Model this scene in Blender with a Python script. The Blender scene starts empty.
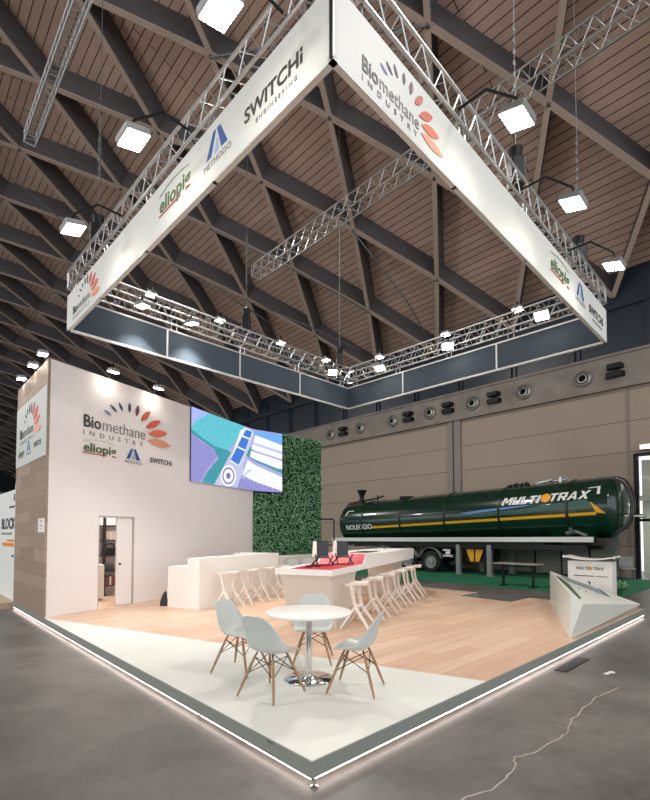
import bpy, bmesh, math, random
from mathutils import Vector, Matrix
random.seed(7)
S = bpy.context.scene
COL = S.collection
PI = math.pi

# ------------------------------------------------------------------ camera
CAM_H = 1.775
cd = bpy.data.cameras.new('camera'); cam = bpy.data.objects.new('camera', cd); COL.objects.link(cam)
cam.location = (0, 0, CAM_H); cam.rotation_euler = (PI/2 + 0.036, 0, 0)
cd.sensor_fit = 'HORIZONTAL'; cd.sensor_width = 36; cd.lens = 460.4/650*36
cd.shift_y = (517-400)/650; cd.clip_end = 400; cd.clip_start = 0.05
S.camera = cam
# ------------------------------------------------------------------ world, exposure
w = bpy.data.worlds.new('world'); S.world = w; w.use_nodes = True
w.node_tree.nodes['Background'].inputs[0].default_value = (0.93, 0.96, 1.0, 1)
w.node_tree.nodes['Background'].inputs[1].default_value = 1.5
S.view_settings.view_transform = 'Standard'; S.view_settings.look = 'None'
S.view_settings.gamma = 1; S.view_settings.use_curve_mapping = False
S.view_settings.exposure = 0.12

YH = 0.761                                   # heading of the hall grid and the platform
YF = 0.7805                                  # heading of the flown frame

def light(name, kind, loc, target, power, color=(1, .95, .88), **kw):
    d = bpy.data.lights.new(name, kind); d.energy = power; d.color = color
    for k, v in kw.items(): setattr(d, k, v)
    o = bpy.data.objects.new(name, d); COL.objects.link(o); o.location = loc
    o.rotation_euler = (Vector(target)-Vector(loc)).to_track_quat('-Z', 'Y').to_euler()
    return o

def frame(x, y, z=0.0, a=0.0):
    return Matrix.Translation((x, y, z)) @ Matrix.Rotation(a, 4, 'Z')
HALL = frame(0, 0, 0, YH - PI/2)             # x = right along the hall wall, y = towards the wall
def hall(x, y, z=0): return HALL @ Vector((x, y, z))

# hall floodlights high under the roof (behind and beside the viewer)
for (hx, hy, p) in ((-30, 6, 2300), (-14, 8, 1800), (3, 8, 1300), (-14, -8, 1800), (-34, -10, 2600), (-50, 0, 2600), (8, -4, 1500)):
    c = hall(hx, hy, 13.2)
    light('hall_area_light', 'AREA', c, (c.x, c.y, 0), p*.45, (1, .95, .9), shape='SQUARE', size=1.2)

c = hall(-12, -18, 8)
light('hall_area_light', 'AREA', c, (-4, 7, 1), 1300, (1, .97, .93), shape='SQUARE', size=2.5)  # unseen fill added behind left to brighten the left skirting and oak wall
# ------------------------------------------------------------------ materials
def srgb(h):
    h = h.lstrip('#'); h = h if len(h) == 6 else ''.join(q*2 for q in h); c = [int(h[i:i+2], 16)/255 for i in (0, 2, 4)]
    return tuple((x/12.92 if x <= .04045 else ((x+.055)/1.055)**2.4) for x in c) + (1,)
MATS = {}
def mat(name, col, rough=.5, metal=0, noise=0, nscale=8, spec=.5, bump=0, emit=0, ecol=None, coat=0, alpha=1):
    if name in MATS: return MATS[name]
    m = bpy.data.materials.new(name); m.use_nodes = True; MATS[name] = m
    nt = m.node_tree; b = nt.nodes['Principled BSDF']
    c = srgb(col) if isinstance(col, str) else col
    b.inputs['Base Color'].default_value = c; b.inputs['Roughness'].default_value = rough
    b.inputs['Metallic'].default_value = metal; b.inputs['Specular IOR Level'].default_value = spec
    b.inputs['Coat Weight'].default_value = coat
    if alpha < 1: b.inputs['Alpha'].default_value = alpha
    if emit:
        b.inputs['Emission Color'].default_value = srgb(ecol) if ecol else c
        b.inputs['Emission Strength'].default_value = emit
    tc = nt.nodes.new('ShaderNodeTexCoord'); n = nt.nodes.new('ShaderNodeTexNoise')
    n.inputs['Scale'].default_value = nscale; n.inputs['Detail'].default_value = 6
    nt.links.new(tc.outputs['Object'], n.inputs['Vector'])
    if noise:
        mx = nt.nodes.new('ShaderNodeMix'); mx.data_type = 'RGBA'
        mx.inputs['A'].default_value = tuple(x*(1-noise) for x in c[:3])+(1,)
        mx.inputs['B'].default_value = tuple(min(1, x*(1+noise)) for x in c[:3])+(1,)
        nt.links.new(n.outputs['Fac'], mx.inputs['Factor']); nt.links.new(mx.outputs['Result'], b.inputs['Base Color'])
    if bump:
        bp = nt.nodes.new('ShaderNodeBump'); bp.inputs['Strength'].default_value = bump
        nt.links.new(n.outputs['Fac'], bp.inputs['Height']); nt.links.new(bp.outputs['Normal'], b.inputs['Normal'])
    return m

def nodes(m): return m.node_tree, m.node_tree.nodes['Principled BSDF']
def N(nt, t, **kw):
    n = nt.nodes.new(t)
    for k, v in kw.items(): setattr(n, k, v)
    return n

def brick_mat(name, c1, c2, cm, bw, rh, mortar, ang, axes='xy', rough=.4, grain=.15, stretch=(3, 30, 1), spec=.5):
    """boards or panels laid in courses; ang turns the courses about z, axes picks the plane"""
    m = mat(name, c1, rough=rough, spec=spec); nt, b = nodes(m)
    tc = N(nt, 'ShaderNodeTexCoord'); mp = N(nt, 'ShaderNodeMapping'); mp.vector_type = 'POINT'
    mp.inputs['Rotation'].default_value = (0, 0, -ang)
    nt.links.new(tc.outputs['Object'], mp.inputs['Vector'])
    vec = mp.outputs['Vector']
    if axes == 'xz':
        sp = N(nt, 'ShaderNodeSeparateXYZ'); cb = N(nt, 'ShaderNodeCombineXYZ')
        nt.links.new(vec, sp.inputs[0]); nt.links.new(sp.outputs['X'], cb.inputs['X']); nt.links.new(sp.outputs['Z'], cb.inputs['Y'])
        vec = cb.outputs[0]
    br = N(nt, 'ShaderNodeTexBrick'); br.offset = .37
    br.inputs['Scale'].default_value = 1; br.inputs['Brick Width'].default_value = bw; br.inputs['Row Height'].default_value = rh
    br.inputs['Mortar Size'].default_value = mortar; br.inputs['Mortar Smooth'].default_value = .2
    br.inputs['Color1'].default_value = srgb(c1); br.inputs['Color2'].default_value = srgb(c2); br.inputs['Mortar'].default_value = srgb(cm)
    nt.links.new(vec, br.inputs['Vector'])
    m2 = N(nt, 'ShaderNodeMapping'); m2.inputs['Scale'].default_value = stretch; nt.links.new(vec, m2.inputs['Vector'])
    no = N(nt, 'ShaderNodeTexNoise'); no.inputs['Scale'].default_value = 1.0; no.inputs['Detail'].default_value = 8
    nt.links.new(m2.outputs[0], no.inputs['Vector'])
    mr = N(nt, 'ShaderNodeMapRange'); mr.inputs['To Min'].default_value = 1-grain; mr.inputs['To Max'].default_value = 1+grain
    nt.links.new(no.outputs['Fac'], mr.inputs['Value'])
    mu = N(nt, 'ShaderNodeVectorMath', operation='SCALE'); nt.links.new(br.outputs['Color'], mu.inputs[0]); nt.links.new(mr.outputs[0], mu.inputs['Scale'])
    nt.links.new(mu.outputs[0], b.inputs['Base Color'])
    return m

M_white = mat('white_laminate', '#eeebe6', .45, noise=.02)
M_wall = mat('white_painted_board', '#ece6e5', .6, noise=.02, nscale=2)
M_ban = mat('white_banner_print', '#d9dcd9', .5, noise=.02, nscale=2)
M_dark = mat('dark_fabric_lining', '#46535f', .8, noise=.06, nscale=3)
M_alu = mat('brushed_aluminium', '#c9cccc', .35, .9, noise=.05, nscale=20)
M_alup = mat('satin_aluminium_profile', '#dfe1e0', .45, .3)
M_black = mat('black_plastic', '#141517', .4)
M_bmet = mat('black_metal', '#1b1c1e', .45, .5)
M_chrome = mat('chrome', '#d8d8d8', .08, 1)
M_shell = mat('white_chair_plastic', '#c6cbc8', .35)
M_stool = mat('white_stool_plastic', '#ece4dc', .4)
M_leg = mat('beech_wood', '#9c7a5c', .5, noise=.25, nscale=14)
M_skirt = mat('grey_green_skirting', '#858a84', .5, noise=.04)
M_carpet = mat('white_vinyl_floor', '#dfe1db', .42, noise=.05, nscale=1.2)
M_rib_shaded = mat('shaded_rib_timber', '#625e60', .8, noise=.12, nscale=1.5)  # rib sides: timber darkened, their shade is put into the colour
M_rib_lit = mat('lit_rib_underside', '#b8a496', .75, noise=.1, nscale=1.5)  # same timber made paler: light from below painted on the rib undersides
M_steel = mat('galvanised_steel', '#777a7c', .5, .6)
M_green = mat('dark_green_tank_paint', '#0a2e22', .22, noise=.05, nscale=1, coat=.5)
M_band = mat('tank_band', '#0a2018', .35)
M_yel = mat('yellow_stripe', '#e2a512', .4)
M_blue = mat('pale_blue_streak', '#5f86c4', .4)
M_txw = mat('white_lettering', '#e9ebe9', .4)
M_txd = mat('dark_grey_lettering', '#3c3a3a', .5)
M_txg = mat('light_grey_lettering', '#8a8886', .5)
M_txgr = mat('olive_green_lettering', '#4c6a2c', .5)
M_txgp = mat('pale_green_lettering', '#a8c48e', .5)
M_txr = mat('red_lettering', '#c22a2a', .5)
M_mblue = mat('blue_lettering', '#24549a', .5)
M_orange = mat('orange_print', '#e08b2a', .5); M_amber = mat('amber_print', '#f2a81c', .5)
PET = [mat('petal_lilac', '#8b90c4', .5), mat('petal_slate', '#4a4a4e', .5), mat('petal_indigo', '#4c4a66', .5),
       mat('petal_charcoal', '#433f42', .5), mat('petal_plum', '#6a4550', .5), mat('petal_brick', '#c2614f', .5),
       mat('petal_red', '#d4624f', .5), mat('petal_coral', '#e07a5e', .5), mat('petal_peach', '#e8a183', .5)]
M_lamp = mat('lit_lamp_glass', '#ffffff', .4, emit=26, ecol='#fff6e2')
M_led = mat('lit_led_strip', '#ffffff', .4, emit=9, ecol='#ffece4')
M_tyre = mat('tyre_rubber', '#17181a', .8, noise=.2)
M_railm = mat('grey_painted_rail', '#d0d3d1', .4, noise=.08)
M_foliage = None

# hall floor: polished worn concrete
M_floor = mat('worn_concrete', '#77746f', .38, spec=.45)
nt, b = nodes(M_floor)
tc = N(nt, 'ShaderNodeTexCoord')
n1 = N(nt, 'ShaderNodeTexNoise'); n1.inputs['Scale'].default_value = .55; n1.inputs['Detail'].default_value = 9; n1.inputs['Roughness'].default_value = .62
n2 = N(nt, 'ShaderNodeTexNoise'); n2.inputs['Scale'].default_value = 7; n2.inputs['Detail'].default_value = 9; n2.inputs['Roughness'].default_value = .7
n2.inputs['Distortion'].default_value = 1.2
for n in (n1, n2): nt.links.new(tc.outputs['Object'], n.inputs['Vector'])
r1 = N(nt, 'ShaderNodeValToRGB'); r1.color_ramp.elements[0].position = .32; r1.color_ramp.elements[1].position = .7
r1.color_ramp.elements[0].color = srgb('#494643'); r1.color_ramp.elements[1].color = srgb('#7a7772')
r2 = N(nt, 'ShaderNodeMapRange'); r2.inputs['From Min'].default_value = .3; r2.inputs['From Max'].default_value = .7; r2.inputs['To Min'].default_value = .78; r2.inputs['To Max'].default_value = 1.16
nt.links.new(n1.outputs['Fac'], r1.inputs[0]); nt.links.new(n2.outputs['Fac'], r2.inputs['Value'])
mu = N(nt, 'ShaderNodeVectorMath', operation='SCALE'); nt.links.new(r1.outputs[0], mu.inputs[0]); nt.links.new(r2.outputs[0], mu.inputs['Scale'])
nt.links.new(mu.outputs[0], b.inputs['Base Color'])
rr = N(nt, 'ShaderNodeMapRange'); rr.inputs['To Min'].default_value = .28; rr.inputs['To Max'].default_value = .55
nt.links.new(n2.outputs['Fac'], rr.inputs['Value']); nt.links.new(rr.outputs[0], b.inputs['Roughness'])

M_wood = brick_mat('oak_floor_boards', '#cfab92', '#dcbea6', '#ad8a70', 1.9, .24, .004, YH, rough=.38, grain=.14, stretch=(1.5, 14, 1))
M_panel = brick_mat('grey_oak_cladding', '#8f7c6c', '#a49182', '#76675b', 1.35, .26, .004, YH+PI/2, 'xz', rough=.5, grain=.16, stretch=(2, 18, 1))
M_hallwall = brick_mat('hall_wall_panels', '#9d8e80', '#a39486', '#463e37', 30, 1.26, .012, YH-PI/2, 'xz', rough=.7, grain=.07, stretch=(.4, .4, 1))
for n in M_hallwall.node_tree.nodes:
    if n.type == 'TEX_BRICK': n.offset = 0
# concrete edge beam
M_conc = mat('stained_concrete_beam', '#8a837b', .85, noise=.45, nscale=1.6, bump=.2)
M_band2 = mat('dark_glazing_band', '#2c353e', .35, noise=.15, nscale=.7)
M_gcarp = mat('green_carpet', '#0f6e4a', .95, noise=.25, nscale=3)

# roof boarding: long boards with dark gaps, running along the hall
def deck_mat():
    m = mat('roof_boarding', '#7c6052', .75); nt, b = nodes(m)
    uv = N(nt, 'ShaderNodeUVMap'); sp = N(nt, 'ShaderNodeSeparateXYZ'); nt.links.new(uv.outputs[0], sp.inputs[0])
    br = N(nt, 'ShaderNodeTexBrick'); br.offset = .43
    br.inputs['Scale'].default_value = 1; br.inputs['Brick Width'].default_value = 16; br.inputs['Row Height'].default_value = .30
    br.inputs['Mortar Size'].default_value = .018; br.inputs['Mortar Smooth'].default_value = .3
    br.inputs['Color1'].default_value = srgb('#c2a496'); br.inputs['Color2'].default_value = srgb('#d1b3a3'); br.inputs['Mortar'].default_value = srgb('#33261f')
    nt.links.new(uv.outputs[0], br.inputs['Vector'])
    no = N(nt, 'ShaderNodeTexNoise'); no.inputs['Scale'].default_value = .8; no.inputs['Detail'].default_value = 8
    nt.links.new(uv.outputs[0], no.inputs['Vector'])
    mr = N(nt, 'ShaderNodeMapRange'); mr.inputs['To Min'].default_value = .75; mr.inputs['To Max'].default_value = 1.25
    nt.links.new(no.outputs['Fac'], mr.inputs['Value'])
    mu = N(nt, 'ShaderNodeVectorMath', operation='SCALE'); nt.links.new(br.outputs['Color'], mu.inputs[0]); nt.links.new(mr.outputs[0], mu.inputs['Scale'])
    nt.links.new(mu.outputs[0], b.inputs['Base Color'])
    return m
M_deck = deck_mat()

# ------------------------------------------------------------------ mesh builder
class MB:
    def __init__(s, M=None): s.v = []; s.f = []; s.mi = []; s.M = M or Matrix(); s.m = 0
    def add(s, vs, fs, M=None):
        T = s.M @ M if M is not None else s.M
        o = len(s.v); s.v += [T @ Vector(v) for v in vs]
        s.f += [tuple(i+o for i in f) for f in fs]; s.mi += [s.m]*len(fs); return s
    def box(s, x0, y0, z0, x1, y1, z1, M=None):
        vs = [(x, y, z) for z in (z0, z1) for y in (y0, y1) for x in (x0, x1)]
        return s.add(vs, [(0, 2, 3, 1), (4, 5, 7, 6), (0, 1, 5, 4), (2, 6, 7, 3), (0, 4, 6, 2), (1, 3, 7, 5)], M)
    def prism(s, poly, z0, z1, M=None):
        n = len(poly); vs = [(x, y, z0) for x, y in poly]+[(x, y, z1) for x, y in poly]
        fs = [tuple(reversed(range(n))), tuple(range(n, 2*n))]+[(i, (i+1) % n, n+(i+1) % n, n+i) for i in range(n)]
        return s.add(vs, fs, M)
    def tube(s, pts, r, n=8, M=None, closed=False, flat=None):
        pts = [Vector(p) for p in pts]; k = len(pts); rs = r if isinstance(r, (list, tuple)) else [r]*k
        vs = []; fs = []
        up = None
        for i, p in enumerate(pts):
            a = pts[i-1] if (i or closed) else None; c = pts[(i+1) % k] if (i < k-1 or closed) else None
            t = ((p-a).normalized() if a is not None else Vector())+((c-p).normalized() if c is not None else Vector())
            t.normalize()
            if up is None: up = Vector((0, 0, 1)) if abs(t.z) < .9 else Vector((1, 0, 0))
            u = (up-t*up.dot(t)).normalized(); w = t.cross(u); up = u
            for j in range(n):
                an = 2*PI*(j+.5)/n
                vs.append(p+(u*math.cos(an)+w*math.sin(an)*(flat or 1))*rs[i])
        kk = k if closed else k-1
        for i in range(kk):
            for j in range(n):
                a = i*n+j; b2 = i*n+(j+1) % n; c = ((i+1) % k)*n+(j+1) % n; d = ((i+1) % k)*n+j
                fs.append((a, b2, c, d))
        if not closed: fs += [tuple(reversed(range(n))), tuple(range((k-1)*n, k*n))]
        return s.add(vs, fs, M)
    def bar(s, p, q, w, h=None, up=(0, 0, 1), M=None):
        """square bar from p to q"""
        p = Vector(p); q = Vector(q); t = (q-p).normalized(); U = Vector(up)
        if abs(t.dot(U)) > .98: U = Vector((1, 0, 0))
        a = t.cross(U).normalized(); c = a.cross(t); h = h or w
        vs = []
        for b0 in (p, q):
            for sx, sz in ((-1, -1), (1, -1), (1, 1), (-1, 1)): vs.append(b0+a*sx*w/2+c*sz*h/2)
        return s.add(vs, [(3, 2, 1, 0), (4, 5, 6, 7), (0, 1, 5, 4), (1, 2, 6, 5), (2, 3, 7, 6), (3, 0, 4, 7)], M)
    def lathe(s, prof, n=24, M=None, cap=True):
        vs = []; fs = []; k = len(prof)
        for r, z in prof:
            for j in range(n): vs.append((r*math.cos(2*PI*j/n), r*math.sin(2*PI*j/n), z))
        for i in range(k-1):
            for j in range(n): fs.append((i*n+j, i*n+(j+1) % n, (i+1)*n+(j+1) % n, (i+1)*n+j))
        if cap and prof[0][0] > 1e-4: fs.append(tuple(reversed(range(n))))
        if cap and prof[-1][0] > 1e-4: fs.append(tuple(range((k-1)*n, k*n)))
        return s.add(vs, fs, M)
    def face(s, pts, M=None): return s.add(pts, [tuple(range(len(pts)))], M)
    def text(s, body, M, h, sx=1, bold=0, shear=0, depth=.003, align='LEFT', spacing=1, wrap=None, fit=None):
        c = bpy.data.curves.new('t', 'FONT'); c.body = body; c.size = 1; c.extrude = 0; c.offset = bold; c.shear = shear
        c.align_x = align; c.space_character = spacing; c.resolution_u = 3
        o = bpy.data.objects.new('t', c); COL.objects.link(o)
        me = bpy.data.meshes.new_from_object(o.evaluated_get(bpy.context.evaluated_depsgraph_get()))
        k = h/.70
        vs = [Vector((v.co.x*k*sx, v.co.y*k, 0)) for v in me.vertices]
        fs = [tuple(p.vertices) for p in me.polygons]
        bpy.data.objects.remove(o); bpy.data.curves.remove(c)
        bm = bmesh.new(); bm.from_mesh(me); bmesh.ops.remove_doubles(bm, verts=bm.verts, dist=1e-5)
        bm.verts.index_update()
        vs = [Vector((v.co.x*k*sx, v.co.y*k, 0)) for v in bm.verts]; fs = [tuple(v.index for v in f.verts) for f in bm.faces]
        if fit: q_ = fit/max(v.x for v in vs); vs = [Vector((v.x*q_, v.y, 0)) for v in vs]
        ed = [(e.verts[0].index, e.verts[1].index) for e in bm.edges if len(e.link_faces) == 1]
        bm.free(); bpy.data.meshes.remove(me)
        n = len(vs); top = [Vector((v.x, v.y, depth)) for v in vs]
        allv = vs+top
        if wrap: allv = [wrap(v) for v in allv]
        s.add(allv, [tuple(i+n for i in f) for f in fs]+[(a, b2, b2+n, a+n) for a, b2 in ed], None if wrap else M)
        return max(v.x for v in vs)
    def block(s, body, h, total, M=None, wrap=None, shear=.3, depth=.006, st=.25):
        """heavy slanted capitals made of strokes"""
        G = {'M': (1.15, [((0, 0), (st, 0), (st, 1), (0, 1)), ((1.15-st, 0), (1.15, 0), (1.15, 1), (1.15-st, 1)), ((.05, 1), (st+.08, 1), (.68, .28), (.48, .28)), ((1.07-st, 1), (1.10, 1), (.68, .28), (.48, .28))]),
             'U': (.9, [((0, 0), (st, 0), (st, 1), (0, 1)), ((.9-st, 0), (.9, 0), (.9, 1), (.9-st, 1)), ((st, 0), (.9-st, 0), (.9-st, .22), (st, .22))]),
             'L': (.72, [((0, 0), (st, 0), (st, 1), (0, 1)), ((st, 0), (.72, 0), (.72, .22), (st, .22))]),
             'T': (.85, [((.3, 0), (.3+st, 0), (.3+st, .78), (.3, .78)), ((0, .78), (.85, .78), (.85, 1), (0, 1))]),
             'I': (st, [((0, 0), (st, 0), (st, 1), (0, 1))]),
             'R': (.9, [((0, 0), (st, 0), (st, 1), (0, 1)), ((st, .8), (.9, .8), (.82, 1), (st, 1)), ((.9-st, .45), (.9, .5), (.9, .8), (.9-st, .8)), ((st, .34), (.82, .34), (.9, .52), (st, .52)), ((.42, .34), (.68, .34), (.92, 0), (.64, 0))]),
             'A': (1.0, [((0, 0), (.27, 0), (.58, 1), (.38, 1)), ((.73, 0), (1.0, 0), (.66, 1), (.46, 1)), ((.25, .2), (.75, .2), (.70, .38), (.30, .38))]),
             'X': (1.0, [((0, 0), (.30, 0), (1.0, 1), (.70, 1)), ((.70, 0), (1.0, 0), (.30, 1), (0, 1))])}
        w0 = sum(G[c][0] for c in body)+.12*(len(body)-1); k = total/w0; x = 0
        for c in body:
            gw, quads = G[c]
            for q in quads:
                P = []
                for i in range(4):
                    a, b = q[i], q[(i+1) % 4]
                    for j in range(4): t = j/4; P.append(((x+a[0]*(1-t)+b[0]*t)*k+shear*h*(a[1]*(1-t)+b[1]*t), h*(a[1]*(1-t)+b[1]*t)))
                n = len(P); vs = [Vector((p[0], p[1], 0)) for p in P]+[Vector((p[0], p[1], depth)) for p in P]
                if wrap: vs = [wrap(v) for v in vs]
                s.add(vs, [tuple(range(n, 2*n))]+[(i, (i+1) % n, n+(i+1) % n, n+i) for i in range(n)], None if wrap else M)
            x += gw+.12
        return s
    def build(s, name, mats, parent=None, world=False, smooth=False, bevel=0, uv=None):
        me = bpy.data.meshes.new(name)
        off = Vector()
        inv = None
        if world and parent is not None:
            inv = root_matrix(parent).inverted()
        vs = [inv @ v for v in s.v] if inv else s.v
        me.from_pydata([tuple(v) for v in vs], [], s.f)
        if not isinstance(mats, (list, tuple)): mats = [mats]
        for m in mats: me.materials.append(m)
        for p, i in zip(me.polygons, s.mi): p.material_index = min(i, len(mats)-1); p.use_smooth = smooth
        if uv:
            l = me.uv_layers.new(name='UVMap')
            for lp in me.loops: l.data[lp.index].uv = uv[lp.vertex_index]
        me.update(); 
        bm = bmesh.new(); bm.from_mesh(me); bmesh.ops.recalc_face_normals(bm, faces=bm.faces) if not uv else None
        bm.to_mesh(me); bm.free()
        o = bpy.data.objects.new(name, me); COL.objects.link(o)
        if parent is not None: o.parent = parent
        if bevel:
            md = o.modifiers.new('bevel', 'BEVEL'); md.width = bevel; md.segments = 2; md.limit_method = 'ANGLE'
        if smooth and not bevel:
            try: me.set_sharp_from_angle(angle=math.radians(38))
            except Exception: pass
        return o
def root_matrix(o):
    M = Matrix()
    while o is not None:
        M = (Matrix.Translation(o.location) @ o.rotation_euler.to_matrix().to_4x4()) @ M; o = o.parent
    return M
def tag(o, label, cat, group=None, kind=None):
    o['label'] = label; o['category'] = cat
    if group: o['group'] = group
    if kind: o['kind'] = kind
    return o
def empty(name, loc, rz, label, cat, group=None):
    o = bpy.data.objects.new(name, None); COL.objects.link(o); o.empty_display_size = .1
    o.location = loc; o.rotation_euler = (0, 0, rz)
    return tag(o, label, cat, group)
def struct(o): o['kind'] = 'structure'; return o
def kids(o): return [c for c in COL.objects if c.parent == o]
def copy_tree(o, parent=None):
    c = o.copy(); COL.objects.link(c)
    if parent is not None: c.parent = parent
    for ch in kids(o): copy_tree(ch, c)
    return c
def wall_plane(o, ang, z=0):
    """matrix whose x runs along ang, y is up and z points out of the wall towards its right-hand side viewer"""
    x = Vector((math.cos(ang), math.sin(ang), 0)); y = Vector((0, 0, 1)); n = x.cross(y)
    M = Matrix((( x.x, y.x, n.x, o[0]), (x.y, y.y, n.y, o[1]), (x.z, y.z, n.z, z), (0, 0, 0, 1)))
    return M

# ------------------------------------------------------------------ SETTING: floor, wall, roof
mb = MB(HALL); mb.box(-125, -40, -.2, 24, 26, 0); struct(mb.build('floor', M_floor))

# hall side wall (local y = 21.5)
WY = 21.5
mb = MB(HALL)
mb.box(-120, WY, 0, -4.75, WY+.4, 7.66)
mb.box(-4.75, WY, 4.95, 8, WY+.4, 7.66); mb.box(2.5, WY, 0, 8, WY+.4, 4.95)
mb.M = HALL
wall = struct(mb.build('wall_right', M_hallwall))
mb = MB(HALL); mb.box(-120, WY-.25, 7.66, 8, WY+.4, 9.1); mb.box(-120, WY-.32, 9.0, 8, WY+.4, 9.1)
struct(mb.build('trim_1', M_conc))
mb = MB(HALL); mb.box(-120, WY+.1, 9.1, 8, WY+.4, 13.2)
for i in range(45): 
    x = 7-i*2.8
    mb.box(x, WY-.02, 9.1, x+.16, WY+.1, 11.9); mb.box(x+.3, WY-.02, 9.1, x+.38, WY+.1, 11.9)
mb.box(-120, WY-.1, 11.0, 8, WY+.1, 11.25)
struct(mb.build('trim_2', M_band2))
# two rain pipes on the wall and a joint strip
k = 3
for (x0, wdt) in ((-13.06, .30), (-12.66, .36), (-4.95, .09)):
    mb = MB(HALL); mb.box(x0, WY-(.12 if wdt > .2 else .03), 0, x0+wdt, WY-.005, 7.66 if wdt > .2 else 7.66); struct(mb.build('trim_%d' % k, mat('grey_duct', '#85807a', .6, noise=.1))); k += 1
# far end wall
mb = MB(HALL); mb.box(-118, -60, 0, -117.5, WY, 19); struct(mb.build('wall_far', mat('far_wall', '#30363c', .8, noise=.2, nscale=.2)))

# vault
RV = 53.7; NC = -8.3; ZC = -33.15; DS = 2.09
def node(m, r=RV):
    t = math.radians(23.4+4.1*(m-3.5)); return NC+r*math.sin(t), ZC+r*math.cos(t)
mb = MB(HALL); uv = []
xs = [-120, -80, -40, 0, 22]; ms = [-10.5+i*.5 for i in range(35)]
vs = []
for x in xs:
    for m in ms:
        n, z = node(m, RV+.95); vs.append((x, n, z)); uv.append((x, (RV+.95)*math.radians(4.1)*m))
fs = []
nm = len(ms)
for i in range(len(xs)-1):
    for j in range(nm-1): fs.append((i*nm+j, i*nm+j+1, (i+1)*nm+j+1, (i+1)*nm+j))
mb.add(vs, fs)
ceil = struct(mb.build('ceiling', M_deck, uv=uv))
def rib(dirn, c):
    """one laminated timber rib: nodes x = -(13.67 + dirn*DS*m) + c"""
    pts = []
    for m in range(-10, 7):
        x = -(13.67)+dirn*DS*m+c
        if -112 < x < 21: pts.append((x, m))
    if len(pts) < 3: return
    b = MB(HALL); wd = .085
    vs = []; fs = []
    dx = dirn*DS; n0, z0 = node(0); n1, z1 = node(1)
    dn = math.hypot(n1-n0, z1-z0); ln = math.hypot(dx, dn); px = dn/ln*wd; pn = -dx/ln*wd
    for x, m in pts:
        t = math.radians(23.4+4.1*(m-3.5)); ca, sa = math.cos(t), math.sin(t)
        for r in (RV+.05, RV+.95):
            n, z = node(m, r)
            for sg in (-1, 1): vs.append((x+sg*px, n+sg*pn*ca, z-sg*pn*sa))
    for i in range(len(pts)-1):
        a = i*4; e = a+4
        fs += [(a, a+1, e+1, e), (a+2, e+2, e+3, a+3), (a, e, e+2, a+2), (a+1, a+3, e+3, e+1)]
    fs += [(0, 2, 3, 1), (len(vs)-4, len(vs)-3, len(vs)-1, len(vs)-2)]
    b.add(vs, fs); b.m = 1; nv = []  # thin added strip under the rib carries the painted light
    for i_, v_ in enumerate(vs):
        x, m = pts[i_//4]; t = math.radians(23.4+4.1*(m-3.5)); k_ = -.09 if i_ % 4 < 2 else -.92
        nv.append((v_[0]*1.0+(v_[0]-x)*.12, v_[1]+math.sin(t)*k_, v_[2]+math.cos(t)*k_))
    b.add(nv, fs); b.build('ceiling_beam', [M_rib_shaded, M_rib_lit], ceil)
# family with x growing towards the wall, family with x shrinking towards the wall.
# photograph: node (k, r): x = -(13.67 - DS*(k-r)), m = k+r, k-r even with m even
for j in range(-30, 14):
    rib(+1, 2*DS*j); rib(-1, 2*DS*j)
# steel node bolts and slim tie rods in the bays nearest the stand
bo = MB(HALL); 
for m in range(0, 7):
    for j in range(-8, 6):
        x = -13.67+DS*(2*j+(m % 2)); n, z = node(m); bo.lathe([(0, -.10), (.06, -.1), (.07, .02)], 8, Matrix.Translation((x, n, z)))
bo.build('node_bolts', M_steel, ceil)['kind'] = 'stuff'
for (m0, j0, m1, j1) in ((4, 0, 6, 0), (3, -1.5, 5, -.5), (4, -2, 5.5, -1), (2, 0, 3, 1.5), (3, -2.5, 4.5, -2), (1, -3, 3, -3.5), (2, -5, 4, -4)):
    t = MB(HALL); a, za = node(m0); c, zc = node(m1)
    t.tube([(-13.67+2*DS*j0, a, za-.1), (-13.67+2*DS*(j0+j1)/2+.4, (a+c)/2, (za+zc)/2-.25), (-13.67+2*DS*j1, c, zc-.05)], .035, 6)
    t.build('tie_rod', M_steel, ceil)

# green carpet
mb = MB(HALL); mb.box(-20, 14.75, 0.0, -3.6, WY-.35, .006)
tag(mb.build('carpet', M_gcarp), 'green exhibition carpet lying under the tank trailer', 'carpet')
# vents and sensor boxes on the concrete beam
def hall_x(u, y):      # where a sight line at tangent (u-325)/460.4 crosses the plane y of the hall grid
    t = (u-325)/460.4; d = (t*math.sin(YH)+math.cos(YH)*1.0)
    # world = x*(sin,-cos)+y*(cos,sin)
    return (y*math.cos(YH)-t*y*math.sin(YH))/(-t*math.cos(YH)-math.sin(YH))
M_vent = mat('vent_ring_metal', '#a6a49e', .4, .6); M_hole = mat('vent_throat', '#0d0d0d', .9)
ven = [331, 360.7, 393.4, 431.3, 474.3, 525.8, 585.9]
names = ['round air nozzle on the beam, %s' % q for q in
         ('farthest left of the row', 'second from the left of the row', 'third from the left of the row',
          'just left of the two wall pipes', 'just right of the two wall pipes', 'above the middle of the tank lettering', 'largest, nearest the right edge')]
for i, u in enumerate(ven):
    x = hall_x(u, WY-.25)
    e = empty('air_nozzle', hall(x, WY-.25, 8.33), YH-PI/2, names[i], 'vent', 'round air nozzles along the concrete beam')
    Mx = Matrix.Rotation(PI/2, 4, 'X')
    a = MB(); a.lathe([(.20, -.02), (.33, 0), (.36, .06), (.34, .10), (.26, .14), (.25, .08), (.18, .02)], 20, Mx, cap=False); a.build('ring', M_vent, e, smooth=True)
    a = MB(); a.lathe([(0, .05), (.17, .05), (.20, .12), (.14, .14), (.13, .06)], 16, Mx); a.m = 1; a.lathe([(.01, .07), (.13, .07)], 16, Mx); a.build('throat', [M_vent, M_hole], e, smooth=True)
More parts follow.
